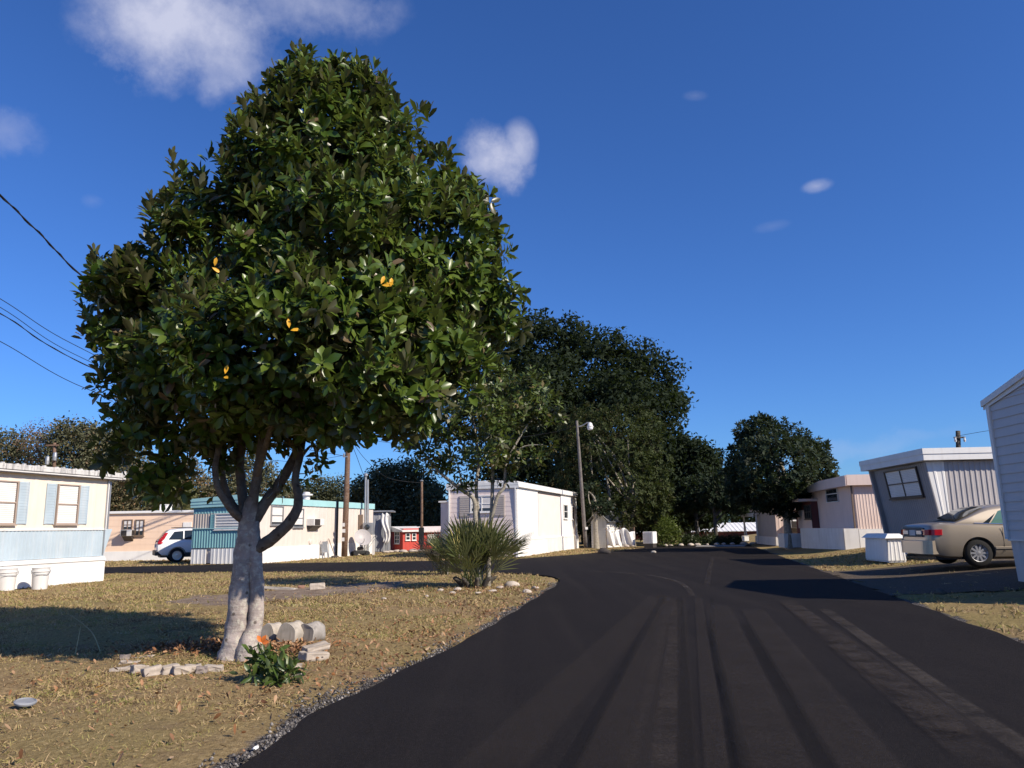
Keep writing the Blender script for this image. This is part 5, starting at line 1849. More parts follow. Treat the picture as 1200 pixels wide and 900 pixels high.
# porch with a thin white frame
yP0, _ = I_.front(886, 600, -.2)
yP1, _ = I_.front(871, 600, -.2)
zP = P(879, 602, 44).z - iz
m = MB()
for (y_, x_) in ((yP1, -.2), (yP0 + .1, -.2), (yP1, 2.0)):
    m.box(x_ - .04, x_ + .04, y_ - .04, y_ + .04, -.3, zP)
m.tube([(-.2, yP1, zP), (-.2, yP1 - .7, -.2)], .03, 6)
m.box(-.3, 2.2, yP0 + .02, yP1 + .15, zP, zP + .08)
m.box(-.34, -.3, yP0 + .02, yP1 + .15, zP - .12, zP + .1)
m.build('porch', WHITE2, t)
q = P(874, 637, 43)
T = thing('white_box', (q.x, 43, .42), .3, 'tiny white box on the ground left of the small pink home', 'box')
MB().box(-.15, .15, -.12, .12, -.05, .2).build('tub', WHITE2, T, bevel=.03)
MB().box(-.17, .17, -.14, .14, .202, .24).build('lid', WHITE, T, bevel=.02)

# ---- L: white and grey home with deep leaning front
lz = .26
nearc = Vector((12.0, 22.3, lz))
L_ = Home('mobile_home', nearc, R(-2.5), 'white and grey flat roofed mobile home with leaning shaded front behind the silver car')
t = L_.T
zR = P(1083, 527, 22.3).z - lz
zF_ = P(1083, 540, 22.3).z - lz
zW = zF_ - .02
zS = P(1040, 632, 25.5).z - lz
lean = .34
WL = L_.front(1021, 551, 0)[0]
LL = 13
off0 = .36
MB().hexa([(off0 + .05, .04, zS), (LL, .04, zS), (LL, WL - .04, zS), (off0 + .05, WL - .04, zS)], [(off0 + .05 - lean, .04, zW), (LL, .04, zW), (LL, WL - .04, zW), (off0 + .05 - lean, WL - .04, zW)]).build('core', WHITE2, t)
MB().panel((off0, WL - .12, zS), (off0, .12, zS), (off0 - lean, .12, zW), (off0 - lean, WL - .12, zW), .13, .012).build('end_wall', SLATE, t)
for y_ in (0, WL - .12):
    m = MB().hexa([(off0 - .12, y_, zS - .1), (off0 + .5, y_, zS - .1), (off0 + .5, y_ + .119, zS - .1), (off0 - .12, y_ + .119, zS - .1)], [(off0 - lean - .12, y_, zW), (off0 + .3, y_, zW), (off0 + .3, y_ + .119, zW), (off0 - lean - .12, y_ + .119, zW)])
    m.build('front_wing', SLATE, t)
xg, _ = L_.side(1108, 560)
MB().panel((off0 - .1, -.004, zS), (xg, -.004, zS), (xg, -.004, zW), (off0 - lean - .1, -.004, zW), .15, .012).build('wall', WHITE, t)
sidewall(xg + .01, LL, zS, zW, -.004, 'v', .15, .018).build('wall_panel', GREYM, t)
MB().box(off0 + .1, LL, -.02, .05, -.3, zS - .004).build('skirt', WHITE, t)
endwall(0, WL, -.3, zS - .1, off0 - .02, off0 - .02, 'v', .3, .012).build('front_skirt', WHITE2, t)
xf = off0 - lean - .22
m = MB()
m.box(xf, LL + .2, -.22, WL + .3, zF_ + .0, zR - .01)
m.build('roof', WHITE2, t)
m = MB()
m.box(xf - .03, xf - .001, -.24, WL + .32, zF_ - .0, zF_ + (zR - zF_) * .55)
m.box(xf - .05, xf - .001, -.26, WL + .34, zF_ + (zR - zF_) * .552, zR + .02)
m.box(xf, LL + .2, -.24, -.221, zF_ - .0, zF_ + (zR - zF_) * .55)
m.box(xf, LL + .2, -.26, -.221, zF_ + (zR - zF_) * .552, zR + .02)
m.build('fascia', WHITE, t)
tl = lean / (zW - zS)
ya, zb_ = L_.front(1039, 553, .1)
yb, za_ = L_.front(1082, 581, .1)
cyw, czw = (ya + yb) / 2, (zb_ + za_) / 2
xw = off0 - lean * (czw - zS) / (zW - zS) - .012
window(t, (xw, cyw, czw), 'end', abs(ya - yb) * .93, abs(zb_ - za_) * .92, DARKTRIM, True, 2, 2, tl, fw=.05, shade=.62)
# ---- N: pale curved roof behind it
q = P(1163, 524, 34)
N_ = Home('mobile_home', (P(1135, 640, 33).x, 33, .4), R(-3), 'further white home whose pale arched roof shows above the grey home')
t = N_.T
zN = P(1163, 523, 33).z - .4
MB().box(0, 12, 0, 4, -.3, zN - .45).build('wall', WHITE2, t)
poly = [(-.3, -.2 + 4.4 * i / 10, zN - .45 + .46 * math.sin(PI * i / 10)) for i in range(11)]
MB().prism(poly, (12.6, 0, 0)).build('roof', WHITE, t)
window(t, (4, -.01, 1.6), 'side', 1.2, 1, DARKTRIM, True, 2, 1)

# ---- M: vinyl sided gabled home at the right edge
mz = .02
cornM = Vector((10.12, 15.3, mz))
M_ = Home('mobile_home', cornM, R(-93 + 90), 'white vinyl sided gabled home cut by the right picture edge')
t = M_.T
WM = 4.3
leanM = .55
zS = P(1183, 632, 15.3).z - mz
zE = P(1157, 472, 15.3).z - mz
zA = zE + .40
LM = 14
# its own frame: x into the lot, the end faces the road at x=0; y=0 is the far corner here, the end runs towards the camera (negative y)
xt = P(1161, 480, 15.3).x - cornM.x
xs_ = P(1184, 632, 15.3).x - cornM.x
xb = P(1195, 682, 15.3).x - cornM.x
poly_b = [(xs_, 0, zS), (xs_, -WM, zS)]
MB().hexa([(xs_ + .05, -WM + .05, zS), (LM, -WM + .05, zS), (LM, -.05, zS), (xs_ + .05, -.05, zS)], [(xt + .05, -WM + .05, zE), (LM, -WM + .05, zE), (LM, -.05, zE), (xt + .05, -.05, zE)]).build('core', VINYL, t)
MB().panel((xs_, 0, zS), (xs_, -WM, zS), (xt, -WM, zE), (xt, 0, zE), .185, .02, 'h').build('end_wall', VINYL, t)
gm = MB()
NG = 5
for i in range(NG):
    f0, f1 = i / NG, (i + 1) / NG
    h0, h1 = zE + (zA - zE) * f0, zE + (zA - zE) * f1
    y0_, y0b = -WM / 2 * f0, -WM + WM / 2 * f0
    y1_, y1b = -WM / 2 * f1, -WM + WM / 2 * f1
    gm.add([(xt - .02, y0_, h0), (xt - .02, y0b, h0), (xt, y1b, h1), (xt, y1_, h1), (xt, y0_, h0), (xt, y0b, h0)], [(0, 1, 2, 3), (4, 5, 1, 0)])
gm.build('gable', VINYL, t)
MB().panel((LM, 0, zS), (xs_, 0, zS), (xt, 0, zE), (LM, 0, zE), .185, .02, 'h').build('far_wall', VINYL, t)
MB().panel((xs_, -WM, zS), (LM, -WM, zS), (LM, -WM, zE), (xt, -WM, zE), .185, .02, 'h').build('wall', VINYL, t)
for (y_) in (.012, -WM - .012):
    m = MB().hexa([(xs_ - .05, y_ - .05, zS), (xs_ + .06, y_ - .05, zS), (xs_ + .06, y_ + .05, zS), (xs_ - .05, y_ + .05, zS)], [(xt - .05, y_ - .05, zE), (xt + .06, y_ - .05, zE), (xt + .06, y_ + .05, zE), (xt - .05, y_ + .05, zE)])
    m.build('corner_trim', WHITE, t)
m = MB().panel((xb, .0, -.1), (xb, -WM, -.1), (xs_ + .02, -WM, zS - .03), (xs_ + .02, 0, zS - .03), .3, .012)
m.hexa([(xb + .04, -WM + .02, -.1), (LM, -WM + .02, -.1), (LM, -.02, -.1), (xb + .04, -.02, -.1)], [(xs_ + .06, -WM + .02, zS - .03), (LM, -WM + .02, zS - .03), (LM, -.02, zS - .03), (xs_ + .06, -.02, zS - .03)])
m.build('skirt', VINYL, t)
MB().box(xs_ - .035, xs_ + .05, -WM, .0, zS - .028, zS - .002).build('skirt_trim', WHITE, t)
ov, th = .05, .11
m = MB()
for s_ in (0, 1):
    ye = .16 if s_ == 0 else -WM - .16
    zlow = zE - .05
    ym_ = -WM / 2
    m.prism([(xt - ov, ye, zlow), (xt - ov, ym_, zA + .06), (xt - ov, ym_, zA + .06 + th), (xt - ov, ye, zlow + th)], (LM + 1, 0, 0))
m.build('roof', pmat('grey_shingle', (.20, .20, .21), .9, .15, .3, (.1, .1, .1)), t)
m = MB()
for s_ in (0, 1):
    ye = .165 if s_ == 0 else -WM - .165
    ym_ = -WM / 2
    zlow = zE - .06
    m.prism([(xt - ov - .03, ye, zlow), (xt - ov - .03, ym_, zA + .05), (xt - ov - .03, ym_, zA + .06 + th), (xt - ov - .03, ye, zlow + th + .01)], (.028, 0, 0))
    m.prism([(xt - .022, ye * .98 if s_ == 0 else ye * .998, zlow - .06), (xt - .022, ym_, zA - .06), (xt - .022, ym_, zA + .045), (xt - .022, ye * .98 if s_ == 0 else ye * .998, zlow + .045)], (-.02, 0, 0))
m.build('fascia', WHITE, t)

# ------------------------------------------------------------------ white corrugated bin box
bz = .24
g = G(1041, 655, bz)
Bx = Home('storage_box', (g.x, g.y, bz), R(-4), 'white ribbed storage box on the lawn left of the silver car', 'box')
t = Bx.T
yb_, _ = Bx.front(1014, 650)
xb_, _ = Bx.side(1055, 650)
zt_ = Bx.front(1039, 631)[1]
yb_ = max(.6, yb_)
xb_ = max(.5, xb_)
tp_ = .05
MB().hexa([(0.02, .02, -.1), (xb_, .02, -.1), (xb_, yb_, -.1), (0.02, yb_, -.1)], [(tp_, tp_, zt_), (xb_ - tp_, tp_, zt_), (xb_ - tp_, yb_ - tp_, zt_), (tp_, yb_ - tp_, zt_)]).build('core', WHITE2, t)
m = MB().panel((0, yb_, -.05), (0, 0, -.05), (tp_ - .02, tp_, zt_), (tp_ - .02, yb_ - tp_, zt_), .10, .010)
m.panel((0, 0, -.05), (xb_, 0, -.05), (xb_ - tp_, tp_ - .02, zt_), (tp_, tp_ - .02, zt_), .10, .010)
m.build('wall', WHITE, t)
MB().hexa([(-.05, -.05, zt_), (xb_ + .05, -.05, zt_), (xb_ + .05, yb_ + .05, zt_), (-.05, yb_ + .05, zt_)], [(.08, .08, zt_ + .13), (xb_ - .08, .08, zt_ + .13), (xb_ - .08, yb_ - .08, zt_ + .13), (.08, yb_ - .08, zt_ + .13)]).build('lid', WHITE, t)

# ------------------------------------------------------------------ cars
def carpaint(name, col, metal=.5, rough=.3):
    m, t_ = newmat(name)
    b = finish(t_, col, rough, .5, None, .01, .5, metal, {'Coat Weight': .6, 'Coat Roughness': .06})
    return m


def simple(name, col, rough, spec=.5, metal=0):
    m, t_ = newmat(name)
    finish(t_, col, rough, spec, None, .01, .5, metal)
    return m


TYRE = simple('tyre_rubber', (.022, .022, .022), .85, .2)
RIMM = simple('alloy_rim', (.62, .62, .63), .3, .5, .7)
CGLASS = simple('car_glass', (.018, .024, .024), .04, .7)
CGLASSG = simple('green_tinted_glass', (.10, .20, .17), .05, .6)
LAMPR = simple('red_tail_lamp', (.45, .012, .02), .12, .6)
LAMPW = simple('white_lamp', (.6, .55, .5), .15, .6)
PLASTIC = simple('black_plastic', (.03, .03, .03), .5, .4)
CHROME = simple('chrome', (.75, .75, .76), .12, .5, 1)


def interp(tab, x):
    xs_ = [r[0] for r in tab]
    out = []
    for k in range(1, len(tab[0])):
        out.append(float(np.interp(x, xs_, [r[k] for r in tab])))
    return out


def make_car(name, label, loc, rz, body, cabin, paint, wheels, wr, ww, glass_quads, extras, roofz, nst=44, group=None, cladding=None):
    """body table: x, z bottom, z shoulder, half width, crown; cabin table: x, z top; loft both and cut the wheel arches"""
    T_ = thing(name, loc, rz, label, 'car', group)
    x0_, x1_ = body[0][0], body[-1][0]
    sx = [x0_ + (x1_ - x0_) * (.5 - .5 * math.cos(PI * i / nst)) for i in range(nst + 1)]
    sec = []
    for x_ in sx:
        zb_, zt_, hw, cr = interp(body, x_)
        h_ = zt_ - zb_
        half = [(0, zb_), (hw * .80, zb_), (hw * .93, zb_ + .05), (hw * .985, zb_ + h_ * .22), (hw, zb_ + h_ * .45), (hw * 1.0, zb_ + h_ * .60), (hw * .985, zb_ + h_ * .80), (hw * .95, zt_ - .035), (hw * .90, zt_), (hw * .5, zt_ + cr * .8), (0, zt_ + cr)]
        ring = [(x_, y_, z_) for y_, z_ in half] + [(x_, -y_, z_) for y_, z_ in half[-2:0:-1]]
        sec.append(ring)
    bm = bmesh.new()
    rows = [[bm.verts.new(v) for v in r] for r in sec]
    nr = len(rows[0])
    for a, b in zip(rows[:-1], rows[1:]):
        for j in range(nr):
            bm.faces.new((a[j], a[(j + 1) % nr], b[(j + 1) % nr], b[j]))
    bm.faces.new(rows[0][::-1])
    bm.faces.new(rows[-1])
    bmesh.ops.recalc_face_normals(bm, faces=bm.faces[:])
    me = bpy.data.meshes.new('body')
    bm.to_mesh(me)
    bm.free()
    ob = link('body', me, paint, T_)
    # arches
    cut = MB()
    hwm = max(r[3] for r in body)
    for xw in wheels:
        for s_ in (-1, 1):
            cut.lathe([(wr * 1.17, 0), (wr * 1.17, .6)], (xw, s_ * (hwm - .27), wr), (0, s_, 0), 36)
    co = cut.build('cutter', None, T_)
    md = ob.modifiers.new('b', 'BOOLEAN')
    md.operation = 'DIFFERENCE'
    md.object = co
    md.solver = 'EXACT'
    dg = bpy.context.evaluated_depsgraph_get()
    me2 = bpy.data.meshes.new_from_object(ob.evaluated_get(dg))
    ob.modifiers.clear()
    ob.data = me2
    bpy.data.objects.remove(co)
    me2.materials.clear()
    me2.materials.append(paint)
    me2.polygons.foreach_set('use_smooth', [True] * len(me2.polygons))
    me2.set_sharp_from_angle(angle=R(32))
    # cabin
    cx0, cx1 = cabin[0][0], cabin[-1][0]

    def half_w(x_, z_):
        zb2, zt2, hw2, cr2 = interp(body, x_)
        base = hw2 * .90
        f_ = max(0, min(1, (z_ - zt2) / (roofz - zt2)))
        return base - (base * .24) * f_ ** 1.25

    rows = []
    ncab = 30
    bm = bmesh.new()
    for i in range(ncab + 1):
        x_ = cx0 + (cx1 - cx0) * i / ncab
        zt2 = interp(body, x_)[1] - .02
        ztop = max(zt2 + .02, interp(cabin, x_)[0])
        hh = ztop - zt2
        half = []
        for f_ in (0, .2, .4, .6, .8, .92):
            z_ = zt2 + hh * f_
            half.append((half_w(x_, z_), z_))
        we = half_w(x_, ztop)
        half += [(we * .95, ztop - min(.012, hh * .04)), (we * .8, ztop + .008), (we * .4, ztop + .022), (0, ztop + .026)]
        ring = [(x_, y_, z_) for y_, z_ in half] + [(x_, -y_, z_) for y_, z_ in half[-2::-1]]
        rows.append([bm.verts.new(v) for v in ring])
    for a, b in zip(rows[:-1], rows[1:]):
        for j in range(len(a) - 1):
            bm.faces.new((a[j], a[j + 1], b[j + 1], b[j]))
    bmesh.ops.recalc_face_normals(bm, faces=bm.faces[:])
    me = bpy.data.meshes.new('cabin')
    bm.to_mesh(me)
    bm.free()
    cab = link('cabin', me, paint, T_, True)
    # side glass: polygons in x,z; both sides
    for (nm, poly, mt) in glass_quads['side']:
        for s_ in (-1, 1):
            bm = bmesh.new()
            ct = (sum(p_[0] for p_ in poly) / len(poly), sum(p_[1] for p_ in poly) / len(poly))
            # fine fan so that the pane follows the curved side
            dense = []
            for a, b in zip(poly, poly[1:] + poly[:1]):
                for k_ in range(5):
                    dense.append((a[0] + (b[0] - a[0]) * k_ / 5, a[1] + (b[1] - a[1]) * k_ / 5))
            rings = []
            for f_ in (1.0, .66, .33):
                rings.append([bm.verts.new((ct[0] + (p_[0] - ct[0]) * f_, s_ * (half_w(ct[0] + (p_[0] - ct[0]) * f_, ct[1] + (p_[1] - ct[1]) * f_) + .007), ct[1] + (p_[1] - ct[1]) * f_)) for p_ in dense])
            cv = bm.verts.new((ct[0], s_ * (half_w(*ct) + .007), ct[1]))
            nd = len(dense)
            for a, b in zip(rings[:-1], rings[1:]):
                for j in range(nd):
                    bm.faces.new((a[j], a[(j + 1) % nd], b[(j + 1) % nd], b[j]))
            for j in range(nd):
                bm.faces.new((rings[-1][j], rings[-1][(j + 1) % nd], cv))
            bmesh.ops.recalc_face_normals(bm, faces=bm.faces[:])
            me = bpy.data.meshes.new(nm)
            bm.to_mesh(me)
            bm.free()
            link(nm, me, mt, T_, True)
    for (nm, xa, xb, wfrac) in glass_quads['slope']:
        bm = bmesh.new()
        rws = []
        for i in range(9):
            x_ = xa + (xb - xa) * i / 8
            ztop = interp(cabin, x_)[0]
            we = half_w(x_, ztop) * wfrac
            rws.append([bm.verts.new((x_ + (-.006 if xa < (cx0 + cx1) / 2 else .006), y_ * we, ztop + .022 + .022 * (1 - abs(y_) ** 1.6))) for y_ in (-1, -.75, -.5, -.25, 0, .25, .5, .75, 1)])
        for a, b in zip(rws[:-1], rws[1:]):
            for j in range(8):
                bm.faces.new((a[j], a[j + 1], b[j + 1], b[j]))
        bmesh.ops.recalc_face_normals(bm, faces=bm.faces[:])
        me = bpy.data.meshes.new(nm)
        bm.to_mesh(me)
        bm.free()
        link(nm, me, CGLASS, T_, True)
    # wheels
    for xw in wheels:
        for s_ in (-1, 1):
            wy = s_ * (hwm - .03)
            wh = MB().lathe([(wr * .62, -ww), (wr * .9, -ww), (wr * .98, -ww * .88), (wr, -ww * .6), (wr, -ww * .3), (wr * .97, -.02), (wr * .9, .0), (wr * .64, .004), (wr * .62, -.02), (wr * .62, -ww)], (xw, wy, wr), (0, s_, 0), 32).build('wheel', TYRE, T_, True, angle=40)
            rm = MB().lathe([(0, -.12), (wr * .60, -.12), (wr * .63, -.03), (wr * .66, -.002), (wr * .60, -.008), (wr * .57, -.05), (wr * .57, -.11)], (xw, wy, wr), (0, s_, 0), 32)
            rm.lathe([(wr * .16, -.06), (wr * .15, -.02), (.0, -.014)], (xw, wy, wr), (0, s_, 0), 16)
            for k_ in range(10):
                th_ = 2 * PI * k_ / 10
                e = Vector((math.cos(th_), 0, math.sin(th_)))
                f_ = Vector((-math.sin(th_), 0, math.cos(th_)))
                c0 = Vector((xw, wy - s_ * .028, wr))
                rm.obox(c0, e, f_, Vector((0, s_, 0)), wr * .12, wr * .60, -.022, .022, -.025, .004)
            rm.build('rim', RIMM, wh, False)
    extras(T_, half_w, body, hwm)
    return T_


# silver-beige saloon ---------------------------------------------------------
CB = [(0.00, .42, .66, .60, .01), (.03, .30, .90, .74, .02), (.12, .24, .975, .81, .02), (.40, .20, 1.0, .865, .025), (1.0, .18, .985, .885, .02), (1.7, .18, .955, .89, .02), (2.5, .18, .93, .89, .02), (3.3, .18, .91, .885, .03), (3.8, .19, .85, .87, .05), (4.3, .21, .77, .83, .05), (4.62, .24, .68, .74, .04), (4.78, .36, .58, .60, .02)]
CC = [(.62, 1.0), (.95, 1.14), (1.25, 1.285), (1.48, 1.37), (1.75, 1.405), (2.15, 1.415), (2.55, 1.405), (2.75, 1.36), (3.0, 1.22), (3.3, 1.03), (3.45, .93)]
SILV = carpaint('beige_silver_paint', (.36, .305, .24), .4, .34)


def saloon_extras(T_, hw, body, hwm):
    for s_ in (-1, 1):
        m_ = MB()
        pp_ = [(-.015, .46), (-.012, .60), (.015, .765), (.06, .80), (.12, .835), (.20, .848), (.27, .860)]
        for (xa, ya), (xc, yc) in zip(pp_[:-1], pp_[1:]):
            f1, f2 = .03 + (xa > .1) * 0, .03
            m_.hexa([(xa, s_ * ya, .735), (xa + .05, s_ * (ya - .06), .735), (xc + .05, s_ * (yc - .06), .735), (xc, s_ * yc, .735)], [(xa + .012, s_ * (ya - .004), .865), (xa + .06, s_ * (ya - .06), .865), (xc + .06, s_ * (yc - .06), .865), (xc + .012, s_ * (yc - .004), .865)])
        m_.build('tail_light', LAMPR, T_)
        m_ = MB().hexa([(1.98, s_ * .893, .76), (2.16, s_ * .893, .76), (2.16, s_ * .925, .765), (1.98, s_ * .925, .765)], [(1.98, s_ * .891, .80), (2.16, s_ * .891, .80), (2.16, s_ * .918, .795), (1.98, s_ * .918, .795)])
        m_.build('door_handle', PLASTIC, T_, bevel=.006)
        m_ = MB()
        m_.box(1.42, 3.28, s_ * .893 - .006, s_ * .893 + .006, .40, .455)
        m_.build('side_moulding', SILV, T_, bevel=.005)
        m_ = MB()
        for xx in (1.62, 2.42, 3.30):
            m_.box(xx - .004, xx + .004, s_ * .8885 - .004, s_ * .8885 + .004, .34, .90)
        m_.build('door_gap', PLASTIC, T_)
        m_ = MB().obox((3.12, s_ * .93, .98), XA, YA, ZA, -.06, .08, -.09, .09, -.06, .07)
        m_.build('door_mirror', SILV, T_, bevel=.03)
        p_, r_ = [], []
        for i in range(17):
            x_ = 1.05 + 1.95 * i / 16
            zt2 = interp(body, x_)[1]
            p_.append((x_, s_ * (hw(x_, zt2 + .02) + .012), zt2 + .012))
            r_.append(.011)
        MB().tube(p_, r_, 6).build('window_trim', CHROME, T_)
    MB().hexa([(-.03, .52, .69), (-.03, -.52, .69), (.06, -.52, .69), (.06, .52, .69)], [(.01, .52, .90), (.01, -.52, .90), (.1, -.52, .90), (.1, .52, .90)]).build('number_plate_panel', PLASTIC, T_)
    MB().obox((-.022, 0, .78), YA, ZA, XA, -.16, .16, -.055, .075, -.012, .02).build('number_plate', pmat('plate_white', (.6, .6, .6), .5), T_)
    for s_ in (-1, 1):
        MB().obox((-.024, s_ * .36, .79), YA, ZA, XA, -.13, .13, -.035, .05, -.012, .02).build('reversing_light', LAMPW, T_)
    bp = MB()
    ring0 = []
    for i in range(21):
        y_ = -.84 + 1.68 * i / 20
        ring0.append((max(-.08, -.08 + .30 * max(0, abs(y_) - .55) ** 1.4 * 2.2), y_))
    for i in range(20):
        (xa, ya), (xb, yb) = ring0[i], ring0[i + 1]
        bp.hexa([(xa, ya, .30), (xa + .2, ya * .9, .30), (xb + .2, yb * .9, .30), (xb, yb, .30)], [(xa + .01, ya, .60), (xa + .2, ya * .9, .63), (xb + .2, yb * .9, .63), (xb + .01, yb, .60)])
    bp.build('bumper', SILV, T_, True, angle=40)
    MB().box(.15, 4.5, -.7, .7, .17, .3).build('underbody', PLASTIC, T_)
    MB().tube([(-.02, .5, .24), (.5, .5, .24)], .03, 10).build('exhaust_pipe', GALV, T_)
    MB().box(.66, .70, -.5, .5, 1.0, 1.02).build('brake_light', LAMPR, T_)


cz_ = .23
gc = G(1150, 664.5, cz_)
hd = R(-4)
ccar = Vector((gc.x, gc.y, cz_)) - Vector((math.cos(hd), math.sin(hd), 0)) * 1.06 + Vector((-math.sin(hd), math.cos(hd), 0)) * .86
make_car('parked_car', 'beige silver saloon car parked between the grey home and the vinyl sided home', ccar, hd, CB, CC, SILV, (1.06, 3.73), .315, .20,
         {'side': [('rear_door_window', [(1.42, .985), (2.36, .965), (2.36, 1.345), (1.95, 1.345), (1.68, 1.27)], CGLASSG), ('quarter_window', [(1.24, .99), (1.38, .985), (1.60, 1.22)], CGLASS), ('front_door_window', [(2.44, .962), (3.18, .945), (2.98, 1.10), (2.66, 1.325), (2.44, 1.345)], CGLASSG)],
          'slope': [('rear_window', .70, 1.42, .86), ('windscreen', 2.72, 3.36, .88)]}, saloon_extras, 1.415)

# white sport utility car -----------------------------------------------------
SB = [(0.00, .50, .80, .62, .01), (.04, .42, 1.02, .80, .01), (.25, .34, 1.08, .87, .01), (.8, .32, 1.08, .90, .01), (1.7, .30, 1.06, .905, .01), (2.6, .30, 1.04, .905, .01), (3.3, .30, 1.03, .90, .03), (3.8, .32, 1.0, .88, .05), (4.2, .34, .94, .84, .05), (4.42, .38, .84, .74, .03), (4.52, .5, .7, .6, .01)]
SC = [(.06, 1.06), (.20, 1.26), (.40, 1.52), (.58, 1.62), (1.1, 1.68), (1.9, 1.70), (2.5, 1.66), (2.75, 1.58), (3.1, 1.32), (3.45, 1.05)]
SWH = carpaint('white_car_paint', (.78, .78, .77), 0, .3)


def suv_extras(T_, hw, body, hwm):
    for s_ in (-1, 1):
        m_ = MB()
        lv = []
        for i in range(8):
            z_ = .92 + .56 * i / 7
            xr = float(np.interp(z_, [.8, 1.06, 1.26, 1.52], [.03, .06, .20, .40]))
            if z_ < 1.08:
                yo = interp(body, .16)[2] * .985 + .014
            else:
                yo = hw(xr + .10, z_) + .016
            wl = .16 - .07 * i / 7
            lv.append([(xr - .022, s_ * (yo - wl), z_), (xr - .008, s_ * (yo - .02), z_), (xr + .05, s_ * yo, z_), (xr + .24 - .1 * i / 7, s_ * yo, z_)])
        for a_, b_ in zip(lv[:-1], lv[1:]):
            for j in range(3):
                q_ = [a_[j], a_[j + 1], b_[j + 1], b_[j]]
                m_.add(q_ if s_ < 0 else q_[::-1], [(0, 1, 2, 3)])
        o_l = m_.build('tail_light', LAMPR, T_, True)
        o_l.modifiers.new('Solid', 'SOLIDIFY').thickness = .02
        MB().box(1.3, 3.2, s_ * .91 - .012, s_ * .91 + .012, .30, .50).build('side_cladding', PLASTIC, T_, bevel=.01)
        MB().obox((2.98, s_ * .98, 1.08), XA, YA, ZA, -.07, .09, -.1, .1, -.08, .08).build('door_mirror', SWH, T_, bevel=.03)
        MB().box(.75, 2.5, s_ * .62 - .02, s_ * .62 + .02, 1.71, 1.75).build('roof_rail', PLASTIC, T_)
    MB().box(-.07, .25, -.80, .80, .36, .62).build('bumper', PLASTIC, T_, bevel=.05)
    MB().obox((-.02, 0, .84), YA, ZA, XA, -.17, .17, -.08, .08, -.012, .03).build('number_plate', pmat('plate_white', (.6, .6, .6), .5), T_)
    MB().box(.2, 4.3, -.7, .7, .26, .4).build('underbody', PLASTIC, T_)


sc_ = .93
gs = P(181, 657.5, 37.0)
hs = R(29)
sv = make_car('parked_car', 'white sport utility car parked beside the teal fronted home', (gs.x, gs.y, 0), hs, SB, SC, SWH, (.95, 3.56), .36, .22,
         {'side': [('rear_side_window', [(.52, 1.14), (1.20, 1.13), (1.20, 1.56), (.78, 1.53)], CGLASS), ('rear_door_window', [(1.26, 1.13), (2.08, 1.12), (2.08, 1.60), (1.26, 1.58)], CGLASS), ('front_door_window', [(2.15, 1.12), (2.98, 1.10), (2.62, 1.50), (2.4, 1.58), (2.15, 1.60)], CGLASS)],
          'slope': [('rear_window', .10, .50, .84), ('windscreen', 2.78, 3.36, .88)]}, suv_extras, 1.70)
sv.scale = (sc_, sc_, sc_)

# ------------------------------------------------------------------ poles and wires
def pole_pts(px0, py0, px1, py1, Y, r0, r1, n=6):
    a, b = P(px0, py0, Y), P(px1, py1, Y)
    return [a.lerp(b, i / n) for i in range(n + 1)], [r0 + (r1 - r0) * i / n for i in range(n + 1)]


def local(pts, o_):
    return [Vector(p_) - Vector(o_) for p_ in pts]


GREYWOOD = barkmat('grey_pole_wood', (.13, .11, .10), (.19, .17, .15), (.24, .22, .20), (.09, .07, .06), .8, .3)
YP = 40
o = Vector((P(403, 651, YP).x, YP, 0))
T = thing('power_pole', o, 0, 'tall brown wooden power pole in front of the beige home', 'pole')
pts, rr = pole_pts(403.5, 652, 411, 432, YP, .16, .11)
MB().tube(local(pts, o), rr, 12, True, .04).build('post', WOOD_POLE, T, True)
for (px, py) in ((408.3, 505), (408.2, 512), (407, 535)):
    q = P(px, py, YP) - o
    m = MB().lathe([(.04, 0), (.06, .05), (.03, .09), (.05, .12), (.02, .16)], q + Vector((-.15, -.12, 0)), (0, 0, 1), 8)
    m.box(q.x - .2, q.x + .05, q.y - .17, q.y - .1, q.z - .05, q.z)
    m.build('insulator', GALV, T)
# pale tags on the pole
m = MB()
for (px, py) in ((403.5, 615), (404, 622), (403, 632)):
    q = P(px, py, YP) - o
    m.box(q.x - .09, q.x + .07, q.y - .21, q.y - .185, q.z - .09, q.z + .09)
m.build('pole_tag', WHITE2, T)
YM = 43
o = Vector((P(429, 649, YM).x, YM, 0))
T = thing('service_mast', o, 0, 'grey twin pipe electric mast with meter box beside the beige home', 'pole')
m = MB()
for (a_, b_) in (((427.5, 650), (428.6, 558)), ((430.8, 650), (431, 562))):
    pts, rr = pole_pts(*a_, *b_, YM, .07, .06, 3)
    m.tube(local(pts, o), rr, 8)
q = P(428.7, 558, YM) - o
m.lathe([(.09, -.02), (.12, .03), (.11, .12), (.03, .18)], q, (0, 0, 1), 10)
m.build('pipe', GALV, T)
q = P(431, 618, YM) - o
MB().box(q.x - .22, q.x + .30, -.24, -.05, q.z - .4, q.z + .25).build('meter_box', GALV, T, bevel=.02)
MB().lathe([(.14, 0), (.14, .1), (.10, .14), (0, .15)], (q.x + .02, -.24, q.z + .02), (0, -1, 0), 14).build('meter', GLASS, T)
MB().box(q.x - .5, q.x - .27, -.1, .0, q.z - .1, q.z + .7).build('panel_box', BROWNTRIM, T)
for sx in (-.1, .33):
    MB().box(q.x + sx - .06, q.x + sx + .06, -.06, .06, 0, q.z - .4).build('post', WHITE2, T)
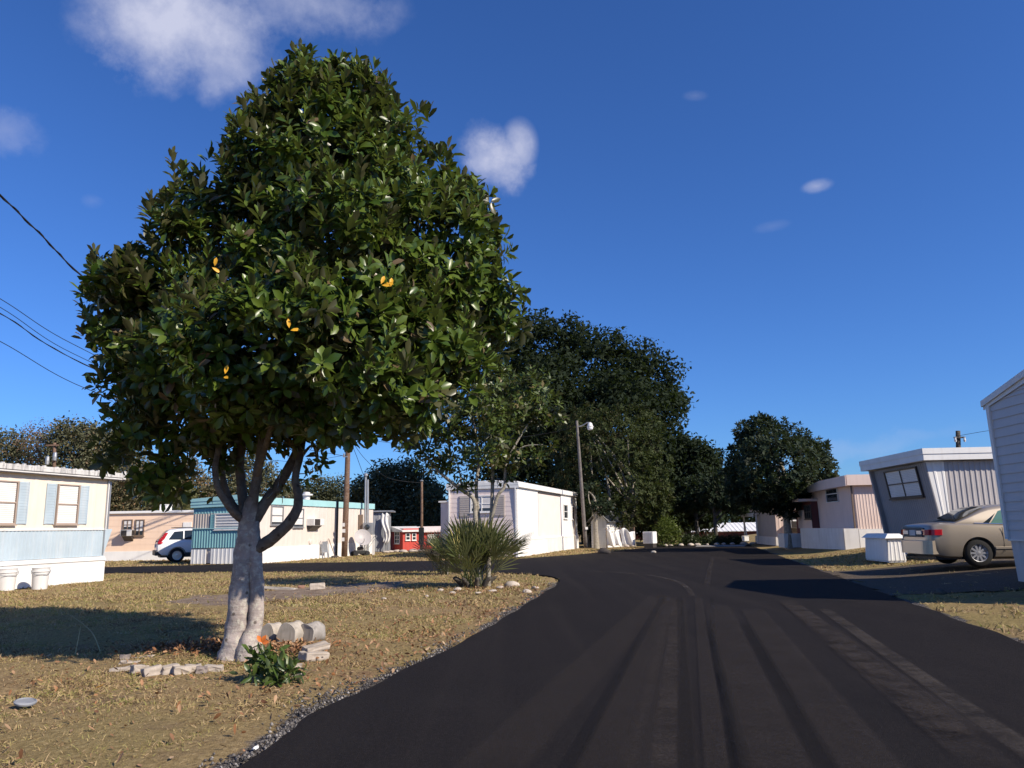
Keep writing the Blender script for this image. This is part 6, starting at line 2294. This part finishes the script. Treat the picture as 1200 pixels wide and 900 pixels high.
# satellite dish
q0_ = P(424, 649, 42)
T = thing('satellite_dish', (q0_.x, 42, 0), R(12), 'pale grey satellite dish on a short post below the electric meter', 'dish')
zq = P(426, 631, 42).z
MB().tube([(0, 0, 0), (0, 0, zq - .1)], .035, 8).build('post', GALV, T)
b_ = MB()
prof = [(.02 + .45 * i / 7, .16 * (i / 7) ** 2) for i in range(8)]
b_.lathe([(0, 0)] + prof + [(.47, .155), (.40, .11), (.2, .02), (0, -.02)], (0, -.08, zq), (.25, -.85, .45), 24)
b_.build('dish', GREYM, T, True, angle=50)
MB().tube([(0, -.05, zq - .3), (.10, -.55, zq - .12), (.10, -.56, zq - .0)], .018, 6).build('arm', GALV, T)
# thin far pole near the red cabin
YQ = 48
o = Vector((P(494, 643, YQ).x, YQ, 0))
T = thing('utility_post', o, 0, 'thin grey post with dark lower half beside the red cabin', 'pole')
pts, rr = pole_pts(494, 645, 494.3, 564, YQ, .10, .07, 4)
MB().tube(local(pts, o), rr, 8, True, .03).build('post', WOOD_POLE, T, True)
zq = P(494, 615, YQ).z
MB().box(-.16, .16, -.2, -.09, .4, zq * .9).build('junction_box', BLACKM, T)
MB().lathe([(.11, 0), (.12, .04), (.04, .1)], (pts[-1] - o), (0, 0, 1), 8).build('cap', GALV, T)
# street lamp
YL = 44
o = Vector((P(686, 641, YL).x, YL, 0))
T = thing('street_lamp', o, 0, 'leaning grey wooden street lamp with a curved arm and white lamp head', 'street lamp')
pts, rr = pole_pts(686.5, 642, 676, 493, YL, .115, .07)
MB().tube(local(pts, o), rr, 12, True, .03).build('post', GREYWOOD, T, True)
q = [P(676.3, 500, YL), P(682, 499, YL - .1), P(688, 495.5, YL - .2), P(691, 496, YL - .25)]
p_, r_ = smooth_path([(*(v - o), .035) for v in q], 4)
MB().tube(p_, r_, 8).build('arm', GALV, T)
q = P(691.5, 499, YL - .25) - o
MB().lathe([(.05, .2), (.13, .12), (.15, .02), (.20, -.06), (.17, -.10)], q, (0, 0, 1), 14).build('lamp_head', WHITE2, T, True)
MB().lathe([(.0, -.26), (.11, -.24), (.16, -.18), (.17, -.101)], q, (0, 0, 1), 14).build('lens', pmat('lamp_lens', (.75, .75, .72), .2), T, True)
q = P(687, 619, YL) - o
MB().box(q.x - .07, q.x + .07, -.21, -.15, q.z - .07, q.z + .07).build('pole_tag', WHITE, T)
# far poles
YX = 60
o = Vector((P(62, 640, YX).x, YX, 0))
T = thing('power_pole', o, 0, 'distant brown power pole with crossarm above the cream home roof', 'pole')
pts, rr = pole_pts(62, 640, 64, 519, YX, .17, .12)
MB().tube(local(pts, o), rr, 8, True, .03).build('post', WOOD_POLE, T, True)
q = P(63.5, 522, YX) - o
MB().box(q.x - .55, q.x + .45, -.2, -.1, q.z - .06, q.z + .06).build('crossarm', WOOD_POLE, T)
for sx, sz in ((-.3, -1.2), (.25, -.9)):
    MB().lathe([(.14, -.3), (.16, 0), (.14, .3), (.04, .36)], (q.x + sx, -.2, q.z + sz), (0, 0, 1), 10).build('transformer', GALV, T)
YX = 42
o = Vector((P(1128, 640, YX).x, YX, .5))
T = thing('power_pole', o, 0, 'short stretch of dark power pole rising above the grey home at right', 'pole')
pts, rr = pole_pts(1126, 640, 1122.6, 505, YX, .15, .12)
MB().tube(local(pts, o), rr, 8, True, .03).build('post', BARK_DARK, T, True)
q = P(1122.6, 513, YX) - o
MB().box(q.x - .3, q.x + .3, -.2, -.1, q.z - .04, q.z + .04).build('crossarm', DARKTRIM, T)
for sx in (-.28, .22):
    MB().lathe([(.05, -.15), (.07, -.05), (.04, .05), (.06, .12)], (q.x + sx, -.22, q.z - .1), (0, 0, 1), 8).build('insulator', WHITE2, T)

WIREM = simple('wire_insulation', (.015, .015, .017), .6, .3)


def wire(lab, pts, r, grp='overhead wires', twist=False):
    p3 = [(*P(px, py, Y), r) for (px, py, Y) in pts]
    p_, rr_ = smooth_path(p3, 10)
    m_ = MB().tube(p_, rr_, 6)
    if twist:
        q_ = [v + Vector((math.cos(i * 1.1), 0, math.sin(i * 1.1))) * r * 1.5 for i, v in enumerate(p_)]
        m_.tube(q_, [r * .8] * len(q_), 5)
    o_ = m_.build('power_line', WIREM, None, True)
    tag(o_, lab, 'wire', grp)
    return o_


wire('thick twisted black cable, topmost wire crossing the sky at left', [(-170, 20, 17), (-60, 168, 20), (0, 228, 22), (50, 277, 24.5), (103, 329, 27), (230, 428, 33), (409, 505, 40)], .024, twist=True)
wire('thin wire, upper of the close trio crossing the sky at mid left', [(-120, 283, 22), (0, 350, 26), (85, 403, 30), (230, 468, 35), (408, 512, 40)], .013)
wire('thin wire, middle of the close trio crossing the sky at mid left', [(-120, 298, 22), (0, 360, 26), (85, 414, 30), (230, 474, 35), (408, 514, 40)], .012)
wire('doubled wire, lowest of the close trio crossing the sky at mid left', [(-120, 305, 22), (0, 367, 26), (85, 420, 30), (230, 480, 35), (408, 517, 40)], .016, twist=True)
wire('single low wire meeting the left edge of the magnolia crown', [(-120, 342, 22), (0, 400, 26), (100, 455, 30), (250, 505, 35), (407, 535, 40)], .013)
wire('short wire hanging left from the wooden power pole top', [(300, 520, 46), (350, 517, 43), (380, 516, 41.5), (407, 509, 40)], .014)
wire('service drop wire from the wooden pole down to the grey mast', [(409, 512, 40), (418, 535, 41), (425, 554, 42.5), (428, 560, 43)], .014)
wire('second service drop wire from the wooden pole sloping right', [(410, 513, 40), (428, 538, 44), (455, 560, 47), (494, 566, 48)], .013)
wire('thin wire leaving the wooden pole to the right towards the slender tree', [(410, 508, 40), (450, 518, 42), (520, 522, 44), (640, 508, 45), (677, 497, 44)], .011)
wire('thin wire left of the wooden pole, lower of two', [(300, 537, 48), (350, 541, 44), (407, 533, 40)], .011)
wire('faint wire above the grey home at the right edge', [(1122, 511, 42), (1150, 506, 40), (1210, 497, 36)], .011)

# ------------------------------------------------------------------ things lying on the lawn
def cut_log(px, py, r, L_, az, lab, mat, seed):
    g = G(px, py)
    rr_ = random.Random(seed)
    m_ = MB()
    d = Vector((math.cos(az), math.sin(az), 0))
    prof = [(r * .96, 0), (r, .02), (r * 1.01, L_ * .3), (r * .99, L_ * .7), (r, L_ - .02), (r * .95, L_)]
    m_.lathe(prof, (0, 0, r * .88), d, 22)
    m_.v = [(x_ + .010 * math.sin(z_ * 31 + y_ * 23 + seed), y_ + .008 * math.sin(x_ * 37 + seed), z_ + .012 * math.sin(x_ * 29 + y_ * 17 + seed)) for x_, y_, z_ in m_.v]
    o_ = m_.build('log_section', mat, None, True, angle=50)
    o_.location = (g.x, g.y, 0.0)
    return tag(o_, lab, 'log', 'cut log sections beside the magnolia')


LOGM = pmat('bleached_log', (.46, .41, .35), .9, .25, .4, (.2, .17, .13), 5, .1)
LOGD = pmat('dark_log', (.36, .33, .30), .9, .25, .4, (.06, .055, .05), 5, .1)
cut_log(312, 753, .112, .24, R(76), 'pale log section partly hidden behind the magnolia trunk, first of three', LOGM, 1)
cut_log(335, 756, .13, .26, R(76), 'middle one of three pale log sections with a wide grey cut face', LOGM, 2)
cut_log(358, 754, .12, .25, R(68), 'log section with the darkest cut face, farthest from the magnolia trunk', LOGD, 3)


def stone_block(px, py, sx, sy, sz, az, lab, grp, mat, z=0.0, name='edging_block', cat='block', seed=0):
    g = G(px, py)
    rr_ = random.Random(seed + 40)
    bm = bmesh.new()
    bmesh.ops.create_cube(bm, size=1)
    bmesh.ops.subdivide_edges(bm, edges=bm.edges[:], cuts=2, use_grid_fill=True)
    for v in bm.verts:
        v.co = Vector((v.co.x * sx + rr_.uniform(-1, 1) * .011, v.co.y * sy + rr_.uniform(-1, 1) * .011, v.co.z * sz + rr_.uniform(-1, 1) * .008))
    me = bpy.data.meshes.new(name)
    bm.to_mesh(me)
    bm.free()
    o_ = link(name, me, mat)
    md_ = o_.modifiers.new('Bevel', 'BEVEL')
    md_.width = .012
    md_.segments = 2
    o_.location = (g.x, g.y, z + sz / 2 - .01)
    o_.rotation_euler = (rr_.uniform(-.13, .13), rr_.uniform(-.13, .13), az + rr_.uniform(-.2, .2))
    return tag(o_, lab, cat, grp)


GRP = 'edging blocks round the leaf bed'
BLK = pmat('pale_edging_block', (.42, .36, .30), .9, .15, .35, (.26, .22, .18), 6, .1)
BLK2 = pmat('dark_edging_block', (.24, .20, .18), .9, .2, .3, (.1, .09, .08), 6, .1)
k = 0
for (px, py, sx, sy, sz, az, mt, lab) in [
    (141, 786, .21, .14, .05, .15, BLK, 'flat pale block at the far left corner of the leaf bed'),
    (152, 778, .22, .13, .05, .35, BLK, 'flat pale block behind the left corner block'),
    (167, 772, .28, .10, .04, -.1, BLK, 'thin pale slab at the back left rim of the leaf bed'),
    (163, 788, .19, .13, .09, .75, BLK, 'pale block with a shaded face, third from the left along the front rim'),
    (177, 791, .20, .13, .10, .80, BLK, 'pale block with a square grey face on the front rim below the leaf heap'),
    (199, 789, .20, .13, .10, .72, BLK, 'pale block at the middle of the front rim of the leaf bed'),
    (213, 789, .20, .13, .09, .80, BLK, 'pale block just right of the middle of the front rim'),
    (226, 786, .18, .12, .08, .60, BLK, 'narrow pale block before the dark block on the front rim'),
    (236, 789, .13, .12, .085, .30, BLK2, 'small dark block between pale blocks on the front rim'),
    (250, 787, .21, .13, .08, .35, BLK, 'right end block of the front rim close to the magnolia trunk'),
    (146, 774, .12, .10, .08, .4, BLK2, 'small dark stone at the left rim of the leaf bed')]:
    stone_block(px, py, sx * .8, sy * .85, sz * .85, az, lab, GRP, mt, 0.0, seed=k)
    k += 1
stone_block(368, 773, .27, .17, .09, .65, 'lower slab of the two stacked pale slabs right of the leafy plant', GRP, BLK, 0, seed=21)
stone_block(370, 771, .25, .15, .06, .5, 'upper slab of the two stacked pale slabs right of the leafy plant', GRP, BLK, .085, seed=22)
stone_block(348, 783, .10, .08, .05, .5, 'small pale stone lying before the stacked slabs', GRP, BLK, 0, seed=23)
stone_block(372, 691, .34, .22, .15, .1, 'lone pale stone block lying on the bare ground patch', None, ROCKM, 0, 'stone_block', 'stone', 31)
stone_block(353, 690, .14, .12, .09, .2, 'small reddish brick beside the lone pale stone block', None, pmat('old_brick', (.32, .17, .12), .9, .2, .3), 0, 'brick', 'brick', 32)
stone_block(326, 691, .85, .2, .07, .06, 'long flat grey plank lying on the bare ground patch', None, CONC, 0, 'plank', 'plank', 33)
GS = 'small stones scattered round the palmetto'
for i, (px, py, s_, lab) in enumerate([
    (600, 687, .34, 'largest flat pale stone right of the palmetto foot'), (586, 690, .16, 'pale stone left of the largest flat stone'), (577, 694, .13, 'pale stone in front of the yellow palmetto fans'),
    (536, 692, .16, 'rounded pale stone at the left foot of the palmetto'), (530, 696, .12, 'small stone nearest the camera left of the palmetto'), (516, 693, .12, 'small stone in the litter left of the palmetto'),
    (618, 695, .2, 'flat stone at the tip of the grass island'), (628, 690, .14, 'small stone nearest the asphalt at the island tip'), (560, 696, .10, 'tiny pale stone below the middle of the palmetto'),
    (500, 700, .10, 'tiny stone on the lawn well left of the palmetto'), (480, 693, .09, 'tiny stone at the right end of the bare ground patch'), (450, 703, .09, 'tiny pale stone alone on the lawn below the bare patch')]):
    g = G(px, py)
    rock('stone', (g.x, g.y, .02), s_ * .62, lab, GS, ROCKM, .45, i + 60)
GE = 'stones edging the street end'
for i in range(16):
    px = 735 + i * 10.5
    if px > 905:
        break
    Yx = 47.2 + .12 * i
    q = P(px, 638.5, Yx)
    rock('stone', (q.x + random.uniform(-.2, .2), Yx, .1), random.uniform(.12, .24), 'pale border stone in the row along the end of the street', GE, ROCKM, .5, i + 90)
g = G(709, 649)
rock('dark_stone', (g.x, g.y, .06), .42, 'dark rounded lump lying on the grass edge below the street lamp', None, pmat('dark_stone_grey', (.06, .05, .045), .9, .2, .3), .5, 130)
g = G(766, 648.5)
rock('asphalt_clod', (g.x, g.y, .05), .13, 'small dark clod with a pale side on the far asphalt', None, CONC, .6, 131)
g = G(1103, 695, .1)
rock('dead_branch', (g.x, g.y, .10), .13, 'small dark clod on the right verge beside the asphalt', None, BARK_DARK, .5, 132, 'clod')
# leafy sapling at the trunk foot
g = G(322, 800)
T = thing('leafy_plant', (g.x, g.y, 0), 0, 'low leafy green sapling with one orange leaf before the log sections', 'plant')
pp, dd = cloud([(0, 0, .15, .24, .16, .12), (.14, -.06, .09, .16, .12, .08), (-.13, 0, .2, .13, .12, .13), (.0, -.1, .05, .2, .1, .06)], 46, (.2, 1.1), 0)
v, f = rosettes(pp, dd, 6, .125, .34, .35, (30, 105), .35, .5)
link('foliage', np_mesh('foliage', v, f, True), leafmat('sapling_leaf', (.035, .075, .012), (.12, .17, .035), (.09, .12, .04), .4, .25), T)
m = MB()
for i in range(8):
    q = pp[i]
    m.tube([(0, 0, -.02), (q[0] * .5, q[1] * .5, q[2] * .6), tuple(q)], .007, 5)
m.build('stem', BARK_GREY, T)
q = np.array([list(P(311, 751, g.y) - Vector((g.x, g.y, 0)))]) + np.array([[0, -.1, 0]])
v, f = leaves(np.repeat(q, 3, 0), np.array([[.5, -.3, .8], [-.4, -.4, .8], [.8, -.4, .1]]), np.array([[.2, -.9, .3]] * 3), .075, .04)
link('orange_leaf', np_mesh('orange_leaf', v, f), pmat('orange_leaf_colour', (.75, .20, .04), .5, .1, .1), T)
# litter items
g = G(29, 829)
T_ = MB().lathe([(.0, .0), (.075, .0), (.08, .01), (.08, .016), (.068, .022), (.064, .014), (0, .012)], (0, 0, 0), (.15, -.1, 1), 24).build('tin_lid', GREYSHED, None, True, angle=40)
T_.location = (g.x, g.y, .03)
tag(T_, 'shiny grey tin lid lying in the grass at lower left', 'lid')
for (px, py, lab, mt, L_) in [(110, 812, 'single orange yellow leaf lying on the lawn left of the leaf bed', ym, .12), (42, 800, 'brown curled leaf lying on the lawn above the tin lid', LITM, .1)]:
    g = G(px, py)
    v, f = leaves(np.array([[0, 0, .035]]), np.array([[.9, -.3, .1]]), np.array([[0, -.3, 1]]), L_, L_ * .5, -.25)
    o_ = link('fallen_leaf', np_mesh('fallen_leaf', v, f), mt)
    o_.location = (g.x, g.y, .0)
    tag(o_, lab, 'leaf')
g = G(299, 881)
rock('paper_scrap', (g.x, g.y, .02), .024, 'white crumpled scrap at the lower gravel edge of the asphalt', None, WHITE, .6, 140, 'scrap')
# dry stalks
for i, (px, py, dx, h, lab) in enumerate([(118, 765, -.42, .40, 'long dry stalk bending left in the tree shadow'), (88, 768, -.02, .30, 'short upright dry stalk left of the bending one')]):
    g = G(px, py)
    pts, rr = smooth_path([(0, 0, 0, .006), (dx * .35, .05, h * .55, .005), (dx, .1, h, .003)], 5)
    o_ = MB().tube(pts, rr, 5).build('dry_stalk', pmat('straw_stalk', (.45, .37, .2), .8), None)
    o_.location = (g.x, g.y, 0)
    tag(o_, lab, 'stalk')
